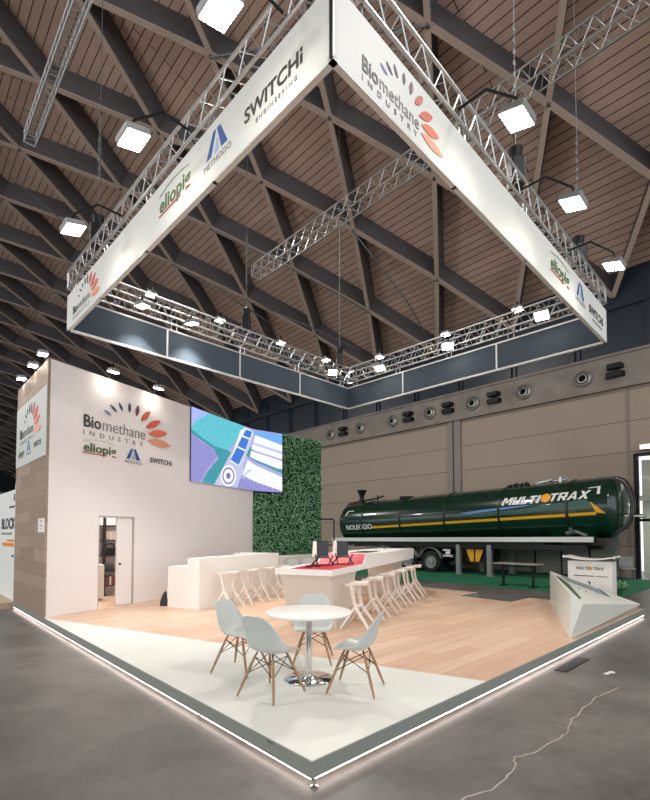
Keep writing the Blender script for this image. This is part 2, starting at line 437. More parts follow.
for i, u in enumerate([344.4, 410, 450, 496.5, 619]):
    x = hall_x(u, WY-.25)
    e = empty('beam_lamp_box', hall(x, WY-.25, 8.38), YH-PI/2, 'dark boxy fitting of two stacked hoods on the concrete beam, ' + ['farthest left', 'second from the left', 'at the wall pipes', 'right of the wall pipes', 'nearest the right edge'][i], 'fitting', 'dark boxy fittings on the concrete beam')
    a = MB(); a.prism([(-.3, 0), (.3, 0), (.24, -.34), (-.24, -.34)], .03, .22); a.build('upper_hood', M_bmet, e)
    a = MB(); a.prism([(-.34, 0), (.34, 0), (.28, -.3), (-.28, -.3)], -.3, -.1); a.build('lower_hood', M_bmet, e)
    a = MB(); a.box(-.1, -.1, -.12, .1, 0, .05); a.build('bracket', M_bmet, e)

# ------------------------------------------------------------------ PLATFORM
P0 = Vector((-.092, 3.287)); PF = frame(P0.x, P0.y, 0, YH)
TOP = .175
def pf(a, b2, z=0): return PF @ Vector((a, b2, z))
plat = empty('stand_platform', (P0.x, P0.y, 0), YH, 'low raised exhibition platform with grey skirting and light strip', 'platform')
W_, D_ = 9.49, 10.55
outer = [(0, 0), (W_, 0), (W_, 2.43), (8.45, 2.43), (8.55, 3.8), (W_, 3.8), (W_, D_), (0, D_)]
mb = MB(); mb.prism(outer, .055, TOP-.004); mb.build('skirting', M_skirt, plat)
e_ = .012
mb = MB(); mb.prism([(e_, e_), (2.55, e_), (e_, 7.62)], TOP-.004, TOP); mb.build('vinyl_floor', M_carpet, plat)
mb = MB(); mb.prism([(2.552, e_), (W_-e_, e_), (W_-e_, 2.42), (8.44, 2.42), (8.54, 3.81), (W_-e_, 3.81), (W_-e_, D_), (e_, D_), (e_, 7.622)], TOP-.004, TOP)
wf = mb.build('timber_floor', M_wood, plat)
# object coords of the parts are already platform-aligned: no turn needed in the boards
for n in M_wood.node_tree.nodes:
    if n.type == 'MAPPING' and tuple(round(v, 3) for v in n.inputs['Scale'].default_value) == (1, 1, 1): n.inputs['Rotation'].default_value = (0, 0, 0)
for (x0, x1) in ((.03, 2.3), (2.34, 4.7), (4.75, 6.9), (6.95, W_-.02)):
    a = MB(); a.box(x0, .012, .038, x1, .03, .054); a.build('led_strip', M_led, plat)
for (y0, y1) in ((.03, 1.6), (1.64, 3.9), (3.94, 6.1), (6.14, 8.3), (8.34, D_-.02)):
    a = MB(); a.box(.012, y0, .038, .03, y1, .054); a.build('led_strip', M_led, plat)
a = MB(); a.box(.06, .06, 0, W_-.1, 2.3, .055); a.box(.06, 2.3, 0, 8.4, D_-.1, .055); a.build('base_frame', M_bmet, plat)
a = MB(); a.lathe([(.028, 0), (.028, .012), (.010, .02), (.010, .06)], 12, Matrix.Translation((.01, -.012, 0))); a.build('levelling_foot', M_chrome, plat)
a = MB(); a.text('nemesi', Matrix.Translation((-.0015, .52, .15)) @ Matrix.Rotation(-PI/2, 4, 'Z') @ Matrix.Rotation(PI/2, 4, 'X'), .014, 1.3, .01, depth=.001); 
a.build('maker_mark', M_txd, plat)

# ------------------------------------------------------------------ WALLS OF THE STAND
WT = 5.17                                   # top of the stand walls
A = Vector((-5.33, 8.82)); wpts = [A, Vector((-4.74, 9.95)), Vector((-4.12, 11.2)), Vector((-3.62, 12.24)), Vector((-2.98, 13.7)), Vector((-2.36, 15.06))]
E2 = Vector((-.154, 16.82))
back = (Vector((math.cos(YH+PI/2), math.sin(YH+PI/2))))
def offs(pts, d):
    out = []
    for i, p in enumerate(pts):
        t = Vector((0, 0))
        if i: t += (p-pts[i-1]).normalized()
        if i < len(pts)-1: t += (pts[i+1]-p).normalized()
        t.normalize(); out.append(p+Vector((-t.y, t.x))*d)
    return out
# door opening along the wall
def along(pts, d):
    for p, q in zip(pts, pts[1:]):
        l = (q-p).length
        if d <= l: return p+(q-p)*(d/l), (q-p).normalized()
        d -= l
    return pts[-1], (pts[-1]-pts[-2]).normalized()
DO0, DO1, DH = 1.11, 2.03, 2.155
def wall_run(mb, pts, d0, d1, z0, z1, th=.08, front=0.0):
    ds = [d0]; acc = 0
    for p, q in zip(pts, pts[1:]):
        acc += (q-p).length
        if d0 < acc < d1: ds.append(acc)
    ds.append(d1); P = [along(pts, d)[0] for d in ds]
    f = offs(P, -front) if front else P; bk = offs(P, th)
    mb.prism([tuple(p) for p in f]+[tuple(p) for p in reversed(bk)], z0, z1)
LW = sum((q-p).length for p, q in zip(wpts, wpts[1:]))
pw = empty('partition_wall', (A.x, A.y, TOP), 0, 'tall white partition wall with company logos and a sliding door', 'partition')
mb = MB(); wall_run(mb, wpts, 0, DO0, TOP, WT); wall_run(mb, wpts, DO1, LW, TOP, WT); wall_run(mb, wpts, DO0, DO1, DH, WT)
mb.build('panel', M_wall, pw, world=True)
# door frame, sliding leaf
jp, jd = along(wpts, DO0); kp, kd = along(wpts, DO1); dang = math.atan2((kp-jp).y, (kp-jp).x); dl = (kp-jp).length
DM = frame(jp.x, jp.y, 0, dang)
mb = MB(DM); mb.box(-.002, -.006, TOP, .018, .1, DH); mb.box(dl-.035, -.006, TOP, dl+.002, .1, DH); mb.box(-.002, -.006, DH-.03, dl+.002, .1, DH+.004); mb.build('door_frame', mat('grey_door_frame', '#b4aca4', .5), pw, world=True)
mb = MB(DM); mb.box(.47, .02, TOP+.01, dl-.036, .06, DH-.035); dr = mb.build('door', M_wall, pw, world=True, bevel=.003)
mb = MB(DM); mb.lathe([(.012, 0), (.012, .03), (.026, .035), (.026, .05), (0, .055)], 12, Matrix.Translation((.53, .02, 1.10)) @ Matrix.Rotation(PI/2, 4, 'X')); mb.build('handle', M_bmet, dr, world=True)

def petal(mb, M, cx, cy, ln, wd, ang, d=.006):
    n = 10; pts = []
    for i in range(n+1):
        t = i/n; pts.append((ln*t, wd/2*math.sin(PI*t)**.8))
    for i in range(n-1, 0, -1):
        t = i/n; pts.append((ln*t, -wd/2*math.sin(PI*t)**.8))
    mb.prism(pts, 0, d, M @ Matrix.Translation((cx, cy, 0)) @ Matrix.Rotation(ang, 4, 'Z'))
def bio_logo(parent, M, w, name='industry_lettering'):
    """company mark: lettering block one unit wide scaled to w and a fan of nine leaves"""
    K = M @ Matrix.Scale(w, 4)
    mb = MB(); mb.text('Bio', K, .158, .80, .014, depth=.004, fit=.262)
    mb.m = 1; mb.text('methane', K @ Matrix.Translation((.276, 0, 0)), .158, .70, -.004, depth=.004, fit=.724)
    mb.m = 1; mb.text('INDUSTRY', K @ Matrix.Translation((.0, -.108, 0)), .062, .9, -.004, depth=.004, spacing=2.2, fit=.965)
    mb.build(name, [M_txd, M_txg], parent, world=True)
    segs = [((.418, .231), (.303, .28), .035), ((.506, .293), (.40, .372), .035), ((.60, .329), (.536, .44), .04), ((.718, .339), (.715, .477), .05), ((.84, .313), (.865, .48), .062),
            ((.923, .266), (1.086, .444), .085), ((1.008, .18), (1.293, .344), .10), ((1.054, .102), (1.432, .175), .115), ((1.048, .002), (1.51, -.014), .115)]
    for i, (p, q, wd) in enumerate(segs):
        mb = MB(); petal(mb, K, p[0], p[1], math.hypot(q[0]-p[0], q[1]-p[1]), wd, math.atan2(q[1]-p[1], q[0]-p[0])); mb.build('leaf_mark', PET[i], parent, world=True)
def el_logo(parent, M, w):
    mb = MB(); K = M @ Matrix.Scale(w, 4)
    mb.text('eliopig', K, .235, .92, .018, depth=.004, fit=1.0)
    mb.m = 1; mb.box(-.02, -.055, 0, .70, -.03, .004, K); mb.box(.86, -.055, 0, 1.0, -.03, .004, K)
    mb.m = 2; mb.tube([(.0+.04*i, .28+.06*math.sin(PI*i/24), .003) for i in range(25)], .006, 4, K)
    mb.build('green_logo', [M_txgr, M_txr, M_txgp], parent, world=True)
def me_logo(parent, M, w):
    mb = MB(); K = M @ Matrix.Scale(w, 4)
    mb.m = 1; mb.text('METHODO', K, .13, .82, 0, depth=.004, fit=1.0)
    mb.m = 0
    mb.prism([(.10, .20), (.28, .20), (.46, .68), (.36, .68)], 0, .004, K)
    mb.prism([(.50, .68), (.62, .68), (.88, .20), (.66, .20)], 0, .004, K)
    mb.m = 2; mb.prism([(.40, .20), (.56, .20), (.53, .44), (.48, .48)], 0, .004, K)
    mb.build('blue_logo', [M_mblue, M_txg, mat('pale_blue_lettering', '#9db6dc', .5)], parent, world=True)
def sw_logo(parent, M, w, sub=True):
    mb = MB(); K = M @ Matrix.Scale(w, 4)
    mb.text('SWITCH', K, .165, 1.02, .02, depth=.004, fit=.94)
    mb.box(.965, 0, 0, 1.0, .10, .004, K); mb.box(.965, .125, 0, 1.0, .165, .004, K)
    mb.m = 1
    if sub: mb.text('ENGINEERING', K @ Matrix.Translation((.22, -.12, 0)), .05, 1, 0, depth=.004, spacing=1.6, fit=.7)
    mb.build('dark_logo', [M_txd, M_txg], parent, world=True)
def wp_at(d, z, lift=.004):
    p, t = along(wpts, d); n = Vector((t.y, -t.x)); p = p+n*lift
    return wall_plane(p, math.atan2(t.y, t.x), z)
# logos on the white wall (the wall is slightly faceted: place on the chord they span)
def chord(d0, d1, z, lift=.02):
    p, _ = along(wpts, d0); q, _ = along(wpts, d1); t = (q-p).normalized(); n = Vector((t.y, -t.x))
    return wall_plane(p+n*lift, math.atan2(t.y, t.x), z)
bio_logo(pw, chord(.69, 3.2, 4.0), 1.61)
el_logo(pw, chord(.71, 1.7, 3.49), .79); me_logo(pw, chord(1.72, 2.3, 3.38), .50); sw_logo(pw, chord(2.45, 3.3, 3.49), .70, False)

# wood clad side wall
sd = -back; Lf = Vector((A.x, A.y))+back*2.82-Vector((math.cos(YH), math.sin(YH)))*.035
sw = empty('side_wall', (A.x, A.y, TOP), 0, 'wall clad in grey oak boards, left end of the stand', 'partition')
SA = math.atan2(-back.y, -back.x)          # from far end towards the white wall corner
SM = wall_plane(Lf, SA, 0)
mb = MB(); mb.box(0, TOP, -.045, 2.83, WT, 0, SM); mb.build('cladding', M_panel, sw, world=True)
# back walls (closing the store)
bw = empty('rear_wall', (-7.2, 10.9, TOP), 0, 'plain white rear wall of the store room, seen through the door', 'partition')
p0 = Lf+Vector((.1, .05)); mb = MB(); dirR = Vector((math.cos(YH), math.sin(YH))); bm_ = wall_plane(p0, YH, 0)
mb.box(0, TOP, -.06, 6.55, WT-.02, 0, bm_); mb.build('panel', M_wall, bw, world=True)
# sign on the side wall
sg = empty('sign_board', SM @ Vector((0.02, 3.29, .0)), 0, 'grey sign board with leaf fan logo high on the oak wall', 'sign')
mb = MB(); mb.box(.02, 3.29, .001, 2.82, 4.66, .012, SM); mb.build('board', mat('pale_grey_board', '#c7ccc9', .5), sg, world=True)
bio_logo(sg, SM @ Matrix.Translation((.42, 3.92, .013)), 1.33); el_logo(sg, SM @ Matrix.Translation((.30, 3.52, .013)), .62)
me_logo(sg, SM @ Matrix.Translation((1.12, 3.48, .013)), .42); sw_logo(sg, SM @ Matrix.Translation((1.82, 3.56, .013)), .62, False)
nb = empty('notice', SM @ Vector((2.2, 1.9, .0)), 0, 'small white notice plate at the corner of the oak wall', 'notice')
mb = MB(); mb.box(2.38, 1.80, .005, 2.83, 2.07, .02, SM); mb.build('plate', M_white, nb, world=True)
mb = MB()
for i, (x, y, ww) in enumerate(((2.54, 2.01, .14), (2.52, 1.92, .17), (2.56, 1.86, .09))): mb.box(x, y, .0202, x+ww, y+.016, .0215, SM)
mb.build('print', M_txd, nb, world=True)

# LED screen
def led_pt(t, v, lift=.07):
    """t 0..1 along the screen, v 0..1 upwards"""
    pts = [Vector((-3.62, 12.24)), Vector((-2.98, 13.7)), Vector((-2.50, 14.72)), Vector((-2.34, 15.0)), Vector((-2.12, 15.17)), Vector((-1.49, 15.66))]
    n = offs(pts, -lift); d = [0]
    for p, q in zip(n, n[1:]): d.append(d[-1]+(q-p).length)
    x = t*d[-1]
    for i in range(len(n)-1):
        if x <= d[i+1]+1e-9: k_ = (x-d[i])/(d[i+1]-d[i]); p = n[i].lerp(n[i+1], k_); break
    return Vector((p.x, p.y, 3.17+v*(WT+.01-3.17)))
led = empty('led_screen', led_pt(0, 0), 0, 'bent video screen with an aerial view of fields and sheds', 'screen')
mb = MB(); n = 48; vs = []; fs = []
for i in range(n+1):
    for v in (0, 1): vs.append(led_pt(i/n, v, .045))
for i in range(n+1):
    for v in (0, 1): vs.append(led_pt(i/n, v, .012))
for i in range(n):
    a = 2*i; fs += [(a, a+2, a+3, a+1), (a+2*n+2, a+2*n+3, a+2*n+5, a+2*n+4), (a, a+2*n+2, a+2*n+4, a+2), (a+1, a+3, a+2*n+5, a+2*n+3)]
fs += [(0, 1, 2*n+3, 2*n+2), (2*n, 4*n+2, 4*n+3, 2*n+1)]
mb.add(vs, fs); mb.build('housing', M_black, led, world=True)
def scr(name, col, st=1.05): return mat('screen_'+name, '#050505', .5, emit=st, ecol=col, noise=0)
SC = {k_: scr(k_, c) for k_, c in dict(teal='#5fbccb', mauve='#a9a3d8', track='#c9c6ee', trees='#3f94a0', road='#b9bfe8', pond='#3f77d0', roof='#eceffc', roof2='#b7c8f4', violet='#8f8cc8', blue='#6fa8ea', sky='#a7b4f0', dot='#7a6bb8').items()}
# give the fields a mottled look
for k_ in ('teal', 'mauve', 'trees', 'road', 'violet'):
    nt, b = nodes(SC[k_]); base = b.inputs['Emission Color'].default_value[:]
    tcn = N(nt, 'ShaderNodeTexCoord'); no = N(nt, 'ShaderNodeTexNoise'); no.inputs['Scale'].default_value = 9; no.inputs['Detail'].default_value = 9; no.inputs['Roughness'].default_value = .85
    rp = N(nt, 'ShaderNodeMix'); rp.data_type = 'RGBA'; rp.inputs['A'].default_value = tuple(x*.55 for x in base[:3])+(1,); rp.inputs['B'].default_value = tuple(min(1, x*1.5) for x in base[:3])+(1,)
    nt.links.new(tcn.outputs['Object'], no.inputs['Vector']); nt.links.new(no.outputs['Fac'], rp.inputs['Factor']); nt.links.new(rp.outputs['Result'], b.inputs['Emission Color'])
LB = MB(); keys = list(SC)
from mathutils.geometry import tessellate_polygon
def poly_on(key, pts, layer):
    """polygon in picture coordinates laid on the bent screen: sliced so that it follows the bend"""
    LB.m = keys.index(key); cuts = [i/48 for i in range(49)]
    def clip(P, x, keep):
        out = []
        for i in range(len(P)):
            a, b_ = P[i], P[(i+1) % len(P)]; ia = (a[0] >= x) == keep or a[0] == x; ib = (b_[0] >= x) == keep or b_[0] == x
            if ia: out.append(a)
            if ia != ib and a[0] != b_[0]:
                t = (x-a[0])/(b_[0]-a[0]); out.append((x, a[1]+t*(b_[1]-a[1])))
        return out
    for c0, c1 in zip(cuts, cuts[1:]):
        P = clip(clip(pts, c0, True), c1, False)
        if len(P) >= 3: LB.face([led_pt(p[0], p[1], .0475+.0012*layer) for p in P])
def T(x, y):   # picture coordinates measured on the photograph's screen (45..440 , 78..400)
    t = (x-45)/395; 
    # along-screen distance from the horizontal place in the photo
    t2 = t
    if t < .66: s_ = .0+(t/.66); t2 = .70*(s_*1.0)/(1+.30*(1-s_))
    else: t2 = .70+(t-.66)/.34*.30
    top = 78+(170-78)*min(t/.66, 1)+max(0, t-.66)/.34*20; bot = 397+(435-397)*min(t/.66, 1)+max(0, t-.66)/.34*8
    return (max(0, min(1, t2)), max(0, min(1, (bot-y)/(bot-top))))
def PX(key, pts, layer): poly_on(key, [T(x, y) for x, y in pts], layer)
PX('mauve', [(45, 78), (440, 190), (440, 443), (45, 397)], 0)
PX('teal', [(45, 175), (60, 130), (110, 98), (280, 160), (235, 240), (205, 270), (150, 262), (100, 222), (50, 188)], 1)
PX('sky', [(45, 78), (130, 108), (60, 145), (45, 160)], 1)
PX('trees', [(45, 175), (100, 215), (155, 250), (210, 265), (225, 275), (200, 320), (170, 390), (150, 410), (95, 402), (120, 360), (170, 300), (150, 262), (95, 225), (45, 195)], 2)
PX('violet', [(45, 200), (90, 225), (150, 265), (165, 295), (120, 350), (90, 400), (45, 396)], 2)
PX('road', [(225, 275), (280, 165), (325, 178), (275, 330), (260, 420), (150, 412), (180, 360)], 3)
PX('roof', [(262, 180), (282, 166), (316, 184), (258, 332), (220, 312)], 4)
PX('pond', [(284, 174), (309, 184), (300, 212), (272, 200)], 5)
PX('pond', [(268, 206), (297, 218), (283, 262), (250, 246)], 5)
PX('pond', [(247, 252), (281, 268), (256, 328), (222, 306)], 5)
for (r_, key, ly) in ((46, 'roof', 6), (36, 'dot', 7), (29, 'roof', 8), (13, 'dot', 9)):
    PX(key, [(213+r_*.72*math.cos(2*PI*i/18), 374+r_*math.sin(2*PI*i/18)) for i in range(18)], ly)
PX('blue', [(300, 172), (440, 192), (440, 240), (330, 205)], 3)
PX('trees', [(300, 250), (440, 345), (440, 362), (285, 285)], 3)
PX('roof', [(325, 196), (440, 240), (440, 268), (316, 228)], 4)
PX('roof2', [(315, 230), (440, 270), (440, 276), (312, 236)], 5)
PX('roof', [(312, 236), (440, 278), (440, 300), (308, 258)], 4)
PX('roof', [(305, 264), (440, 308), (440, 342), (420, 340), (300, 290)], 4)
PX('roof', [(292, 305), (440, 378), (440, 436), (350, 405), (270, 368)], 5)
PX('violet', [(262, 382), (300, 392), (440, 443), (250, 432)], 4)
for i in range(8): PX('dot', [(285+20*i, 380+8*i), (292+20*i, 383+8*i), (291+20*i, 388+8*i), (284+20*i, 385+8*i)], 6)
PX('roof2', [(300, 345), (310, 350), (278, 372), (272, 368)], 7)
LB.build('picture', [SC[k_] for k_ in keys], led, world=True)

# hedge wall
M_leafd = mat('leaf_backing', '#12291a', .9)
def leaf_mat(name, c1, c2):
    m = mat(name, c1, .45); nt, b = nodes(m)
    g = N(nt, 'ShaderNodeNewGeometry'); rp = N(nt, 'ShaderNodeMix'); rp.data_type = 'RGBA'
    rp.inputs['A'].default_value = srgb(c1); rp.inputs['B'].default_value = srgb(c2)
    nt.links.new(g.outputs['Random Per Island'], rp.inputs['Factor']); nt.links.new(rp.outputs['Result'], b.inputs['Base Color']); return m
M_leaf = leaf_mat('box_leaf', '#1d5a33', '#93c79a')
hp = [Vector((-2.36, 15.06)), Vector((-1.49, 15.66)), E2]
hedge = empty('leaf_wall', (-1.2, 16.0, TOP), 0, 'tall wall covered in green artificial leaves', 'plant wall')
mb = MB(); q = offs(hp, .12); mb.prism([tuple(p) for p in hp]+[tuple(p) for p in reversed(q)], TOP, WT-.02); mb.build('panel', M_leafd, hedge, world=True)
mb = MB(); LH = sum((b_-a).length for a, b_ in zip(hp, hp[1:]))
for i in range(9500):
    d = random.random()*LH; p, t = along(hp, d); n_ = Vector((t.y, -t.x)); z = random.uniform(TOP, WT)
    if d < 1.09 and z > 3.12: continue
    c = Vector((p.x+n_.x*random.uniform(.01, .07), p.y+n_.y*random.uniform(.01, .07), z))
    u_ = Vector((random.uniform(-1, 1), random.uniform(-1, 1), random.uniform(-1, 1))).normalized(); nn = (Vector((n_.x, n_.y, .25))+u_*.75).normalized()
    a_ = nn.cross(u_).normalized(); b_ = nn.cross(a_); L_ = random.uniform(.03, .05); w2 = L_*.55
    mb.add([c-a_*L_, c+b_*w2+nn*.008, c+a_*L_, c-b_*w2+nn*.008], [(0, 1, 2), (0, 2, 3)])
mb.build('foliage', M_leaf, hedge, world=True)
# the narrow return edge of the leaf wall
# ------------------------------------------------------------------ STORE ROOM things
M_shelf = mat('dark_shelf_metal', '#2b2422', .5)
SMM = frame(-6.10, 12.02, TOP, YH)
rk = empty('shelving_unit', SMM.translation, YH, 'dark metal shelving in the store room behind the sliding door', 'shelf')
a = MB()
for x in (0, .20, 1.3):
    for y in (-.40, -.02): a.box(x-.03, y-.03, 0, x+.03, y+.03, 2.1)
a.build('uprights', M_shelf, rk)
for z in (.25, .62, 1.02, 1.42, 1.8):
    a = MB(); a.box(-.02, -.42, z-.015, 1.32, 0, z+.015); a.build('shelf', mat('dark_shelf_board', '#4a423f', .5), rk)
bg = MB(SMM); bg.m = 0
bg.box(.24, -.36, 1.04, .54, -.12, 1.22); bg.tube([(.27, -.24, 1.22), (.31, -.24, 1.33), (.47, -.24, 1.33), (.51, -.24, 1.22)], .02, 6)
b1 = bg.build('handbag', M_black, bevel=.01); tag(b1, 'black bag on the store room shelf behind the door', 'bag')
for i, (x, c, nme) in enumerate(((.27, '#3d6d4a', 'green'), (.36, '#3a6688', 'blue'), (.45, '#7d5a56', 'brown'), (.54, '#b5a79e', 'beige'))):
    m_ = mat('bottle_'+nme, c, .3); a = MB(SMM); a.lathe([(.03, 0), (.034, .01), (.034, .13), (.014, .17), (.014, .2), (0, .2)], 12, Matrix.Translation((x, -.28, .635))); tag(a.build('bottle', m_, smooth=True), '%s bottle on the lower shelf of the store room' % nme, 'bottle', 'bottles on the store room shelf')
for i, (x, z, c, nme) in enumerate(((.25, .268, '#7d4c4c', 'reddish'), (.62, .268, '#6e6a68', 'grey'), (.25, 1.438, '#d9d2c9', 'cream'))):
    a = MB(SMM); a.box(x, -.38, z, x+.25, -.1, z+.22); a.m = 1; a.box(x+.1, -.383, z, x+.14, -.1, z+.222); tag(a.build('storage_box', [mat('box_'+nme, c, .6), M_white]), '%s storage box on the store room shelving' % nme, 'box', 'boxes on the store room shelving')
FM = frame(-5.50, 11.0, TOP, YH)
fr = empty('small_fridge', FM.translation, YH, 'white under-counter fridge in the store room doorway', 'fridge')
a = MB(); a.box(-.3, .0, .02, .22, .5, .86); a.build('cabinet', M_white, fr, bevel=.01)
a = MB(); a.box(-.3, -.045, .05, .22, -.005, .85); a.build('door', M_white, fr, bevel=.008)
a = MB(); a.box(-.02, -.05, .68, .1, -.045, .72); a.build('badge', M_mblue, fr)
light('store_light', 'AREA', (-5.7, 11.6, 3.2), (-5.7, 11.6, 0), 50, (1, .93, .86), size=.8)

# ------------------------------------------------------------------ LEFT BAR
bd = Vector((.455, .890)).normalized(); ba = math.atan2(bd.y, bd.x)
BM = frame(-2.638, 9.71, TOP, ba)            # x along the front, y towards the wall
bar = empty('bar_counter', BM.translation, ba, 'long white bar counter with a raised front ledge beside the wall', 'counter')
a = MB(); a.box(0, .34, 0, 3.05, .90, .885); a.build('worktop_body', M_white, bar)
a = MB(); a.box(0, 0, 0, 3.05, .34, 1.08); a.build('raised_front', M_white, bar)
a = MB(); a.box(2.70, .34, .885, 3.05, .90, 1.08); a.box(2.55, .90, 0, 3.05, 1.12, 1.08); a.build('return_end', M_white, bar)
a = MB()
M_slat = M_white
for i in range(60): a.box(.03+i*.05, -.002, .02, .07+i*.05, 0, .99)
a.build('front_ribbing', M_slat, bar)
a = MB(frame(-3.58, 10.30, TOP, .3)); a.tube([(0, 0, .0), (0, 0, .10), (.01, .0, .22), (.02, 0, .30)], [.09, .085, .055, .02], 8); a.tube([(.0, -.02, .27), (.03, -.02, .34), (.06, 0, .27)], .01, 6)
tag(a.build('handbag', mat('charcoal_cloth', '#3b3a3b', .9), smooth=True), 'small charcoal bag on the floor by the bar end', 'bag')

# ------------------------------------------------------------------ STOOLS (faceted, bent legs)
def make_stool():
    r = empty('bar_stool', (0, 0, 0), 0, '', 'stool', '')
    s_ = MB(); z = .755
    top = [(-.20, -.17, z+.010), (.20, -.17, z+.010), (.17, .15, z+.0), (-.17, .15, z+.0)]
    # dished seat: front edge dips, rear corners lift
    vs = [(-.21, -.18, z), (0, -.19, z-.025), (.21, -.18, z), (.20, .14, z+.03), (0, .17, z+.0), (-.20, .14, z+.03), (0, -.02, z-.012)]
    lo = [(x*.93, y*.93, zz-.045) for x, y, zz in vs]
    fs = [(0, 1, 6), (1, 2, 6), (2, 3, 6), (3, 4, 6), (4, 5, 6), (5, 0, 6)]
    fb = [tuple(i+7 for i in reversed(f)) for f in fs]
    rim = [(0, 1), (1, 2), (2, 3), (3, 4), (4, 5), (5, 0)]
    s_.add(vs+lo, fs+fb+[(b_, a_, a_+7, b_+7) for a_, b_ in rim]); s_.build('seat', M_stool, r, bevel=.006)
    for sx in (-1, 1):
        l = MB(); l.tube([(sx*.185, -.06, z-.01), (sx*.150, -.01, .42), (sx*.150, .02, .34), (sx*.205, .27, 0)], [.036, .030, .033, .021], 4); l.build('leg', M_stool, r)
        l = MB(); l.tube([(sx*.150, .0, .37), (sx*.200, -.25, 0)], [.028, .019], 4); l.build('leg', M_stool, r)
    l = MB(); l.tube([(-.15, .0, .37), (.15, .0, .37)], .028, 4); l.build('foot_rest', M_stool, r)
    return r
stool0 = make_stool(); used = [False]
def place(proto, flag, loc, rz, label, group):
    o = proto if not flag[0] else copy_tree(proto); flag[0] = True
    o.location = loc; o.rotation_euler = (0, 0, rz); o['label'] = label; o['group'] = group; return o
ords = ['nearest the viewer', 'second from the near end', 'third from the near end', 'fourth from the near end', 'fifth from the near end', 'farthest, at the far end', 'last']
for i, t in enumerate((.52, 1.22, 1.92, 2.62)):
    p = BM @ Vector((t, -.36, 0))
    place(stool0, used, (p.x, p.y, TOP+.005), ba+PI, 'white faceted bar stool at the long bar by the wall, ' + ['nearest the viewer', 'second from the near end', 'third from the near end', 'last, beyond the counter corner'][i], 'stools at the wall bar')

# ------------------------------------------------------------------ ISLAND COUNTER
idr = Vector((.394, .919)).normalized(); ia = math.atan2(idr.y, idr.x)
IM = frame(.12, 7.54, TOP, ia)               # x along length (away), y towards the left
isl = empty('island_counter', IM.translation, ia, 'long white island counter with a red and white printed top', 'counter')
def top_mat():
    m = mat('printed_counter_top', '#f0efee', .35); nt, b = nodes(m)
    tcn = N(nt, 'ShaderNodeTexCoord'); sp = N(nt, 'ShaderNodeSeparateXYZ'); nt.links.new(tcn.outputs['Object'], sp.inputs[0])
    r = N(nt, 'ShaderNodeValToRGB'); mr = N(nt, 'ShaderNodeMapRange'); mr.inputs['From Min'].default_value = 0; mr.inputs['From Max'].default_value = 5.0
    nt.links.new(sp.outputs['X'], mr.inputs['Value']); nt.links.new(mr.outputs[0], r.inputs[0])
    e = r.color_ramp.elements; e[0].position = .30; e[0].color = srgb('#d81f36'); e[1].position = .50; e[1].color = srgb('#f3eceb')
    x = e.new(.40); x.color = srgb('#ee8a90')
    nt.links.new(r.outputs[0], b.inputs['Base Color']); return m
M_print = top_mat()
z0, z1, z2 = .90, 1.0, 1.178
a = MB(); a.box(0, 0, z0, 6.1, 1.07, z1); a.build('slab', M_white, isl)
a = MB(); a.prism([(1.80, 0), (6.1, 0), (6.1, 1.07), (1.98, 1.07)], z1, z2)
# sloping start of the raised section
a.add([(1.62, 0, z1), (1.80, 0, z2), (1.98, 1.07, z2), (1.80, 1.07, z1), (1.80, 0, z1), (1.98, 1.07, z1)], [(0, 3, 2, 1), (0, 1, 4), (3, 5, 2)])
a.build('raised_section', M_white, isl)
a = MB(); a.prism([(.015, .04), (1.60, .04), (1.78, 1.05), (.55, .86), (.06, .80)], z1, z1+.003)
a.add([(1.625, .03, z1+.004), (1.803, .03, z2+.003), (1.975, 1.04, z2+.003), (1.797, 1.04, z1+.004)], [(0, 1, 2, 3)])
a.prism([(1.803, .03), (3.3, .03), (3.3, 1.04), (1.975, 1.04)], z2, z2+.003)
a.build('printed_top', M_print, isl)
a = MB(); vs = [(.28, .05, 0), (.95, .05, 0), (.95, .92, 0), (.28, .92, 0), (.05, .06, z0), (1.25, .06, z0), (1.25, 1.0, z0), (.05, 1.0, z0)]
a.add(vs, [(3, 2, 1, 0), (4, 5, 6, 7), (0, 1, 5, 4), (1, 2, 6, 5), (2, 3, 7, 6), (3, 0, 4, 7)]); a.build('pedestal', mat('greige_laminate', '#cfc6bc', .5, noise=.02), isl)
a = MB(); a.add([(4.9, .3, 0), (5.6, .3, 0), (5.6, .9, 0), (4.9, .9, 0), (4.7, .25, z0), (5.8, .25, z0), (5.8, .95, z0), (4.7, .95, z0)], [(3, 2, 1, 0), (4, 5, 6, 7), (0, 1, 5, 4), (1, 2, 6, 5), (2, 3, 7, 6), (3, 0, 4, 7)]); a.build('pedestal', mat('greige_laminate', '#cfc6bc'), isl)
for i in range(6):
    p = IM @ Vector((.50+i*.90, -.27, 0))
    place(stool0, used, (p.x, p.y, TOP+.005), ia+PI, 'white faceted bar stool right of the island counter, ' + ords[i], 'stools at the right of the island')
for i in range(3):
    p = IM @ Vector((2.9+i*.9, 1.36, 0))
    place(stool0, used, (p.x, p.y, TOP+.005), ia, 'white faceted bar stool behind the island counter, ' + ['nearest', 'middle', 'farthest'][i] + ' of three glimpsed between the legs', 'stools behind the island')
